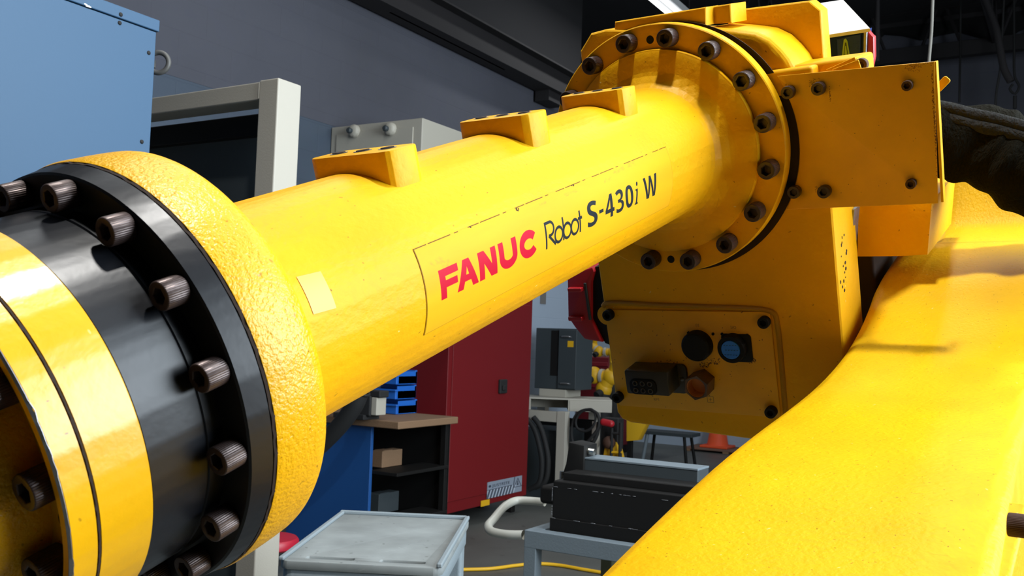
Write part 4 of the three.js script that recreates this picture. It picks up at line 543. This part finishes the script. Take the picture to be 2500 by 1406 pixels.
  const m0 = q(1393, 1113, gz - 0.15), m1 = q(1432, 1175, gz - 0.15); const mx0 = m0.x - gx - L2 / 2, mx1 = m1.x - gx - L2 / 2; part('encoder_block', ext(poly([[mx0 - 0.015, hgt], [mx1 + 0.002, hgt], [mx1 + 0.002, hgt + 0.105], [mx0 + 0.008, hgt + 0.112], [mx0 - 0.002, hgt + 0.04]]), -0.07, 0.03, 0.004), M.dark, g0); part('shaft_nut', rod(V(mx1 + 0.002, hgt + 0.085, 0), V(mx1 + 0.026, hgt + 0.083, 0), 0.011, 12), M.chrome, g0, 'bright steel shaft nut');
  const e0 = q(1298, 1188, gz - 0.02), e1 = q(1345, 1240, gz - 0.02); part('end_cover', box2(e0.x - gx - L2 / 2, -L2 / 2 + 0.002, e1.y - g0.position.y, e0.y - g0.position.y, -0.08, 0.08, 0.014), M.dark, g0); const nt = q(1328, 1166, gz - 0.02); part('pipe_fitting', merge(rod(V(nt.x - gx - L2 / 2, e0.y - g0.position.y - 0.01, 0), V(nt.x - gx - L2 / 2, nt.y - g0.position.y + 0.008, 0), 0.010, 6), rod(V(nt.x - gx - L2 / 2 - 0.012, e0.y - g0.position.y - 0.01, 0), V(nt.x - gx - L2 / 2 + 0.012, e0.y - g0.position.y + 0.006, 0), 0.007, 8)), M.chrome, g0, 'steel pipe fitting');
}

// ───────────────────────── farther back ─────────────────────────
{ // cream bench frame beyond the red cabinet, with crates and a dark power supply
  const P = hit(1381, 1006, 'y', 0.80), z = P.z, xr = P.x, xl = ROOM.left + 0.05, ox = (xl + xr) / 2, w = xr - xl, dep = 0.7;
  const t = thing('cream_bench', 'cream square tube bench frame beyond the red cabinet', 'bench', ox, 0, z - dep / 2);
  part('post', box2(w / 2 - 0.085, w / 2, 0, 0.80, dep / 2 - 0.08, dep / 2, 0.004), M.cream, t); part('post', box2(-w / 2, -w / 2 + 0.085, 0, 0.80, dep / 2 - 0.08, dep / 2, 0.004), M.cream, t); part('post', box2(w / 2 - 0.085, w / 2, 0, 0.80, -dep / 2, -dep / 2 + 0.08, 0.004), M.cream, t); part('post', box2(-w / 2, -w / 2 + 0.085, 0, 0.80, -dep / 2, -dep / 2 + 0.08, 0.004), M.cream, t);
  part('front_rail', box2(-w / 2 + 0.085, w / 2 - 0.085, 0.705, 0.795, dep / 2 - 0.075, dep / 2 - 0.005, 0.004), M.cream, t); part('back_panel', box2(-w / 2 + 0.01, w / 2 - 0.01, 0.05, 0.7, -dep / 2 + 0.08, -dep / 2 + 0.09, 0.002), M.dark, t); part('inner_box', box2(-w / 2 + 0.10, w / 2 - 0.10, 0.02, 0.62, -dep / 2 + 0.12, dep / 2 - 0.12, 0.006), M.charcoal, t, 'dark chest under the bench');
  const zz = z + 0.02; const A = hit(1345, 976, 'z', zz), B = hit(1345, 1010, 'z', zz), C = hit(1428, 968, 'z', zz); const ww = 0.62, h0 = Math.max(0.05, A.y - 0.802), cr = thing('wooden_crate', 'open pale wooden crate on the cream bench frame', 'crate', A.x + 0.02, 0.801, zz - 0.32, 0.5);
  part('side_board', box2(-0.012, 0.36, 0, h0, 0.20, 0.215, 0.002), M.creamBox, cr); part('side_board', box2(-0.36, 0.36, 0, h0, -0.215, -0.20, 0.002), M.creamBox, cr); part('end_board', box2(0.345, 0.36, 0, h0, -0.2, 0.2, 0.002), M.creamBox, cr); part('end_board', box2(-0.36, -0.345, 0, h0, -0.2, 0.2, 0.002), M.creamBox, cr); part('divider', box2(-0.02, -0.004, 0, h0, -0.2, 0.215, 0.002), M.creamBox, cr); part('lid_board', box2(-0.36, 0.36, h0, h0 + 0.014, -0.215, 0.20, 0.002), M.cream, cr);
  const y1 = 0.801 + h0 + 0.015, a = hit(1316, 948, 'z', z - 0.2), b = hit(1380, 948, 'z', z - 0.2), k = thing('wooden_crate', 'flat pale box on the crate under the dark power supply', 'crate', (a.x + b.x) / 2, y1, z - 0.36); const kw = b.x - a.x, kh = Math.max(0.05, a.y - y1); part('front_board', box2(-kw / 2, kw / 2, 0, kh, 0.14, 0.155, 0.002), M.creamBox, k); part('box_body', box2(-kw / 2 + 0.002, kw / 2 - 0.002, 0, kh, -0.15, 0.14, 0.002), M.creamBox, k);
  const e0 = hit(1308, 800, 'z', z - 0.2), e1 = hit(1404, 944, 'z', z - 0.2), ew = e1.x - e0.x, by = y1 + kh + 0.001, eh = e0.y - by; const e = thing('power_supply', 'dark grey power supply with yellow sticker above the wooden crates', 'power supply', (e0.x + e1.x) / 2, by, z - 0.36); part('case', box2(-ew / 2, ew / 2, 0, eh, -0.17, 0.15, 0.006), M.charcoal, e); part('front_cover', box2(ew * 0.08, ew / 2 + 0.004, 0.01, eh - 0.012, 0.14, 0.166, 0.005), M.charcoal, e); part('recess', box2(-ew * 0.12, ew * 0.07, eh * 0.22, eh - 0.02, 0.148, 0.153, 0.001), M.dark, e);
  for (const f of [0.86, 0.10]) part('handle', triUV(tubeOf([V(ew * 0.16, eh * f, 0.165), V(ew * 0.18, eh * f + 0.004, 0.185), V(ew * 0.36, eh * f + 0.004, 0.185), V(ew * 0.38, eh * f, 0.165)], 0.006, 24, 8)), M.bare, e); part('yellow_sticker', box2(ew * 0.30, ew * 0.44, eh * 0.70, eh * 0.80, 0.164, 0.168, 0.0005), M.bigYellow, e);
  // black hose loop hanging from the rail
  const hz = z + 0.06, hp = [[1302, 1018], [1318, 1040], [1332, 1085], [1338, 1130], [1330, 1175], [1306, 1190]].map(([x, y]) => hit(x, y, 'z', hz)); const hh = thing('black_hose', 'black hose loop hanging against the cream bench frame', 'hose', hp[0].x, hp[0].y, hp[0].z); for (const d of [0, 0.05]) part('loop', triUV(tubeOf(hp.map((p) => p.clone().sub(hp[0]).add(V(-d, -d * 0.4, d * 0.3))), 0.024, 40, 10)), M.rubber, hh);
}
{ // welding trolley with coiled cable
  const z = -7.42, q = (x, y) => hit(x, y, 'z', z), A = q(1440, 1010), F = q(1440, 1185), L = q(1516, 1030), o = V(A.x, 0, z), t = thing('hand_trolley', 'black and yellow hand trolley with a coiled black cable', 'trolley', A.x, 0, z), loc = (x, y, dz = 0) => q(x, y).sub(o).add(V(0, 0, dz));
  const up = (x, y0, y1, r, m, n) => part(n, rod(loc(x, y0), V(loc(x, y0).x, Math.max(y1, 0), 0), r, 10), m, t); up(1516, 1032, 0.02, 0.016, M.rubber, 'upright'); up(1494, 1045, 0.02, 0.013, M.rubber, 'upright'); part('cross_bar', rod(loc(1494, 1058), loc(1516, 1058), 0.012, 8), M.rubber, t); part('cross_bar', rod(loc(1494, 1104), loc(1520, 1104), 0.012, 8), M.bigYellow, t);
  const B = loc(1458, 1020, -0.12); part('black_case', box2(B.x, B.x + 0.16, 0.30, B.y, -0.2, -0.08, 0.012), M.rubber, t); part('red_grip', triUV(new THREE.CapsuleGeometry(0.03, 0.07, 6, 14)).rotateZ(1.45).translate(loc(1485, 1032).x, loc(1485, 1032).y, 0.02), M.redPaint, t, 'red grip'); const pa = loc(1462, 1020); part('pale_strap', ext(poly([[pa.x - 0.09, pa.y - 0.04], [pa.x - 0.02, pa.y - 0.04], [pa.x - 0.02, pa.y - 0.24], [pa.x - 0.09, pa.y - 0.36]].reverse()), -0.07, -0.06, 0.001), M.cream, t);
  const y0 = loc(1480, 1110); part('yellow_body', ext(poly([[y0.x - 0.06, 0.05], [y0.x + 0.06, 0.05], [y0.x + 0.10, y0.y - 0.02], [y0.x + 0.06, y0.y + 0.10], [y0.x - 0.02, y0.y + 0.14], [y0.x - 0.05, y0.y - 0.02]]), -0.16, -0.04, 0.01), M.bigYellow, t); part('gear_lump', new THREE.IcosahedronGeometry(0.055, 2).translate(y0.x + 0.01, y0.y + 0.10, -0.03), M.rust, t); part('base_plate', box2(y0.x - 0.22, y0.x + 0.15, 0.0, 0.03, -0.22, 0.05, 0.004), M.bigYellow, t);
  const loop = [[1405, 1098], [1397, 1070], [1398, 1040], [1410, 1012], [1436, 1000], [1462, 1010], [1466, 1040], [1452, 1064], [1420, 1098]].map(([x, y], i) => loc(x, y, i * 0.006)); part('cable_coil', triUV(tubeOf(loop, 0.014, 80, 8)), M.rubber, t); const l2 = [[1410, 1025], [1425, 1004], [1450, 1000], [1458, 1020], [1448, 1044], [1430, 1052], [1413, 1044]].map(([x, y], i) => loc(x, y, 0.03)); part('cable_coil', triUV(tubeOf(l2, 0.011, 70, 8, true)), M.rubber, t); const l3 = [[1464, 1030], [1460, 1060], [1448, 1085], [1438, 1110], [1440, 1150]].map(([x, y]) => loc(x, y, 0.02)); part('cable_coil', triUV(tubeOf(l3, 0.018, 50, 8)), M.rubber, t);
}
// shelf of red crates and two small yellow robots standing far back
{
  const z = -10.9, q = (x, y, zz = z) => hit(x, y, 'z', zz), a = q(1405, 868), b = q(1482, 962), ww = b.x - a.x, ox = (a.x + b.x) / 2, t = thing('red_machine', 'dark red machine housing far behind the power supply', 'machine', ox, 0, z - 0.4); part('housing', box2(-ww / 2, ww / 2, 0.10, a.y, -0.35, 0.35, 0.02), std({ color: rgb(0.16, 0.006, 0.012), roughness: 0.6 }), t); for (let i = 0; i < 4; i++) part('cover_strip', box2(-ww / 2 + 0.02, ww / 2 - 0.02, a.y - 0.12 - i * 0.09, a.y - 0.07 - i * 0.09, 0.34, 0.365, 0.006), std({ color: rgb(0.20, 0.008, 0.015), roughness: 0.6 }), t); part('plinth', box2(-ww / 2 + 0.03, ww / 2 - 0.03, 0, 0.10, -0.33, 0.33, 0.005), M.dark, t);
  const small = (label, zz, pts, r, px, py) => { const P = pts.map(([x, y]) => hit(x, y, 'z', zz)), base = V(P[0].x, 0, zz), o = thing('small_robot', label, 'robot', base.x, 0, zz, 0, 'small yellow robots in the background'); part('column', turned([[0.15, 0], [0.15, 0.03], [0.09, 0.07], [0.07, P[0].y], [0.0001, P[0].y]], 28, 0.6).rotateX(-Math.PI / 2), M.rubber, o); P.forEach((p) => p.sub(base)); for (let i = 0; i + 1 < P.length; i++) part('arm_link', rod(P[i], P[i + 1], r * (1 - i * 0.1), 16, r * (0.9 - i * 0.1)), M.bigYellow, o); P.forEach((p, i) => { const j = new THREE.SphereGeometry(r * 1.22, 24, 16); j.scale(1, 1.05, 0.9); j.translate(p.x, p.y, p.z); if (i % 2) part('motor_can', rod(V(p.x + r * 0.2, p.y + r * 0.6, p.z), V(p.x + r * 0.9, p.y + r * 2.1, p.z + r * 0.5), r * 0.62, 16), M.bigYellow, o); else part('motor_can', rod(V(p.x, p.y - r * 0.3, p.z + r * 0.4), V(p.x - r * 0.4, p.y - r * 0.9, p.z + r * 1.5), r * 0.6, 16), M.rubber, o); part('joint', j, i % 2 ? M.bigYellow : M.bigYellow, o); if (i && i + 1 < P.length) { const m = P[i].clone().lerp(P[i + 1], 0.5); part('white_band', rod(m.clone().lerp(P[i], 0.18), m.clone().lerp(P[i + 1], 0.18), r * 1.04, 16), M.cream, o); } }); return o; };
  small('small yellow robot with white bands beside the connector housing', -9.6, [[1474, 950], [1490, 920], [1450, 916], [1424, 922]], 0.075); small('small yellow robot holding a black tool below the red motor cap', -10.1, [[1500, 905], [1496, 860], [1462, 858], [1448, 846]], 0.050);
}
{ // things on the far floor below the elbow
  const cz = hit(1752, 1092, 'y', 0.05), t = thing('traffic_cone', 'orange traffic cone on a wooden skid below the elbow housing', 'cone', cz.x, 0.051, cz.z); part('cone_body', turned([[0.15, 0.03], [0.14, 0.05], [0.03, 0.66], [0.022, 0.70], [0.0001, 0.70]], 40, 0.5).rotateX(-Math.PI / 2), M.orange, t); part('foot_plate', box2(-0.19, 0.19, 0, 0.032, -0.19, 0.19, 0.01), M.orange, t);
  const w = thing('wooden_skid', 'flat wooden skid under the orange cone', 'skid', cz.x + 0.05, 0, cz.z); for (let i = 0; i < 4; i++) part('plank', box2(-0.42, 0.75, 0.026, 0.050, -0.28 + i * 0.145, -0.16 + i * 0.145, 0.003), std({ color: rgb(0.16 + i * 0.01, 0.10, 0.07), roughness: 0.8 }), w); for (const x of [-0.38, 0.15, 0.70]) part('bearer', box2(x - 0.04, x + 0.04, 0, 0.026, -0.28, 0.28, 0.003), M.wood, w);
  const zz = -10.6, P = hit(1583, 1046, 'z', zz), s = thing('step_stand', 'low stand with pale legs under the elbow housing', 'stand', P.x, 0, zz); part('tread', box2(-0.08, 0.55, 0.36, 0.40, -0.25, 0.05, 0.005), M.charcoal, s); part('leg', rod(V(0.0, 0.37, 0.02), V(-0.05, 0.0, 0.05), 0.022, 12), M.steelGrey, s); part('leg', rod(V(0.45, 0.37, 0.02), V(0.50, 0.0, 0.05), 0.018, 12), M.dark, s); part('leg', rod(V(0.0, 0.37, -0.2), V(-0.05, 0.0, -0.24), 0.018, 12), M.dark, s); part('leg', rod(V(0.45, 0.37, -0.2), V(0.50, 0.0, -0.24), 0.018, 12), M.dark, s);
  const yz = -9.2, yq = (x, v) => hit(x, v, 'z', yz), Y = yq(1518, 1060), yp = [[1512, 1000], [1570, 1000], [1561, 1036], [1540, 1078], [1512, 1080]].map(([x, v]) => { const p = yq(x, v); return [p.x - Y.x, p.y]; }), y = thing('yellow_stand', 'yellow robot link on a dark stand under the elbow housing corner', 'stand', Y.x, 0, yz - 0.2); part('gusset', ext(poly([...yp].reverse()), -0.1, 0.02, 0.006), M.bigYellow, y); part('column', box2(-0.03, 0.02, 0, yp[4][1] + 0.02, -0.06, -0.01, 0.004), M.dark, y); part('foot_plate', box2(-0.16, 0.10, 0, 0.03, -0.2, 0.08, 0.004), M.dark, y);
  const cord = [[1040, 1396], [1120, 1391], [1200, 1388], [1262, 1380], [1310, 1376], [1360, 1379], [1430, 1391], [1520, 1404], [1640, 1402]].map(([x, v]) => hit(x, v, 'y', 0.012)); const c = thing('extension_cord', 'yellow extension cord lying across the grey floor', 'cord', cord[0].x, 0, cord[0].z); part('cable', triUV(tubeOf(cord.map((p) => p.clone().sub(c.position)), 0.011, 120, 8)), M.bigYellow, c); part('plug', box2(-0.05, 0.03, 0, 0.035, -0.02, 0.02, 0.008), M.rubber, c);
  const n = hit(1326, 722, 'z', -7.9), nx = hit(1326, 722, 'x', ROOM.left); const note = part('wall_notice', box(0.004, 0.16, 0.11, 0, 0, 0, 0), std({ color: rgb(0.16, 0.15, 0.14), roughness: 0.7 }), scene); note.name = numbered('wall_notice'); note.position.set(ROOM.left + 0.001, nx.y, nx.z); tag(note, 'small dark notice on the pale wall between forearm and red motor', 'notice');
}

// ───────────────────────── under the roof ─────────────────────────
{
  const lb = thing('roof_beam', 'dark steel beam running along the top of the left wall', 'beam', ROOM.left + 0.13, 3.76, -2.2); part('web', box2(-0.01, 0.01, 0, 0.26, -6.5, 6.5, 0.001), M.joist, lb); part('flange_plate', box2(-0.10, 0.10, 0, 0.016, -6.5, 6.5, 0.001), M.joist, lb); part('flange_plate', box2(-0.10, 0.10, 0.244, 0.26, -6.5, 6.5, 0.001), M.joist, lb); part('wall_cleat', box2(-0.10, 0.05, -0.10, 0.0, -5.9, -5.6, 0.002), M.joist, lb);
  const joist = (x, z0, z1, y, label) => { const t = thing('roof_joist', label, 'joist', x, y, (z0 + z1) / 2, 0, 'open web joists under the dark deck'), L = z1 - z0; part('bottom_chord', box2(-0.04, 0.04, 0, 0.05, -L / 2, L / 2, 0.004), M.joist, t); part('top_chord', box2(-0.04, 0.04, 0.45, 0.50, -L / 2, L / 2, 0.004), M.joist, t); const n = Math.round(L / 0.6); for (let i = 0; i < n; i++) { const a = -L / 2 + i * L / n, b = a + L / n / 2; part('web_bar', rod(V(0, 0.03, a), V(0, 0.47, b), 0.012, 6), M.joist, t); part('web_bar', rod(V(0, 0.47, b), V(0, 0.03, a + L / n), 0.012, 6), M.joist, t); } };
  joist(-3.2, -12.6, -0.5, 5.09, 'dark open web roof joist nearest the left wall'); joist(-0.9, -12.6, -0.5, 5.09, 'dark open web roof joist over the robot elbow'); joist(1.9, -12.2, -0.5, 5.09, 'dark open web roof joist along the window wall');
  // girder in front of the back wall
  const z = -12.5, A = hit(2130, 152, 'z', z), B = hit(2500, 116, 'z', z), y = (A.y + B.y) / 2; const g = thing('wall_girder', 'dark steel girder with zigzag web across the back wall', 'girder', -3.1, y, z), GL = 5.6; part('bottom_chord', box2(-GL, GL, -0.04, 0.14, -0.06, 0.06, 0.004), M.joist, g); for (let i = 0; i < 26; i++) { const a = -GL + 0.1 + i * 0.43; part('web_bar', rod(V(a, 0.13, 0), V(a + (i % 2 ? -0.2 : 0.2), 0.70, 0), 0.022, 6), M.joist, g); } part('top_chord', box2(-GL, GL, 0.68, Math.min(0.80, ROOM.top - y - 0.002), -0.06, 0.06, 0.004), M.joist, g);
  // sagging black insulation over the top of the back wall
  const I = hit(2300, 92, 'z', -12.9), pts = [[-8.9, ROOM.top - 0.03], [2.6, ROOM.top - 0.03]]; for (let x = 2.6; x >= -8.9; x -= 0.22) pts.push([x, I.y + 0.12 * Math.sin(x * 5.1) * Math.sin(x * 2.3 + 1) + rr(-0.06, 0.06)]); const ins = thing('insulation_blanket', 'sagging black insulation blanket over the top of the back wall', 'insulation', 0, 0, -12.9); part('blanket', ext(poly(pts.reverse()), -0.09, 0.12, 0.02, 4, 2), std({ color: rgb(0.008, 0.008, 0.008), roughness: 1, bumpMap: castB, bumpScale: 0.02 }), ins); part('batten_strip', box2(-8.9, 2.6, ROOM.top - 0.06, ROOM.top - 0.001, 0.10, 0.14, 0.002), M.joist, ins);
  const hang = (n, label, cat, pts, zz, r, m, k) => { const P = pts.map(([x, v]) => hit(x, v, 'z', zz)), d = P[0].clone().sub(P[1]).normalize(), top = P[0].clone().addScaledVector(d, (ROOM.top - P[0].y) / d.y), all = [top, ...P], o = thing(n, label, cat, top.x, top.y, top.z); part(k, triUV(tubeOf(all.map((p) => p.clone().sub(top)), r, 60, 8)), m, o); const pl = new THREE.CylinderGeometry(r * 3, r * 3, 0.01, 14); pl.translate(0, -0.006, 0); part('ceiling_plate', triUV(pl), M.joist, o); return o; };
  hang('hanger_rod', 'thin dark hanger rod beside the pale motor lid', 'rod', [[2143, 10], [2143, 80], [2142, 150]], -9.5, 0.020, M.joist, 'rod'); hang('pull_rope', 'pale rope hanging behind the top edge of the cover plate', 'rope', [[2277, 5], [2274, 80], [2268, 150], [2266, 235]], -4.2, 0.006, M.rope, 'rope');
  hang('conduit', 'grey conduit slanting down at the right edge under the roof', 'conduit', [[2408, 5], [2432, 70], [2440, 110], [2452, 170], [2468, 200]], -10.5, 0.035, M.joist, 'pipe'); hang('drop_cable', 'thin dark cable hanging against the back wall beside the slanting conduit', 'cable', [[2446, 100], [2443, 160], [2432, 230], [2430, 275]], -11, 0.012, M.rubber, 'cable'); hang('drop_cable', 'thin dark cable hanging straight in front of the back wall left of the conduit', 'cable', [[2345, 60], [2344, 150], [2342, 250]], -11.5, 0.012, M.rubber, 'cable');
  const h = hit(2473, 190, 'z', -11.6); const hk = thing('cable_hook', 'looped dark cable end hanging at the right edge of the back wall', 'cable', h.x, h.y, -11.6); part('loop', triUV(tubeOf([[0, 1.4], [0.01, 0.4], [0.02, 0], [0.06, -0.10], [0.02, -0.18], [-0.03, -0.12], [0.0, -0.07]].map(([x, v]) => V(x, v, 0)), 0.013, 60, 8)), M.rubber, hk); part('grip', rod(V(0.02, -0.2, 0), V(0.02, -0.34, 0), 0.02, 10), M.rubber, hk);
}

renderer.render(scene, camera);
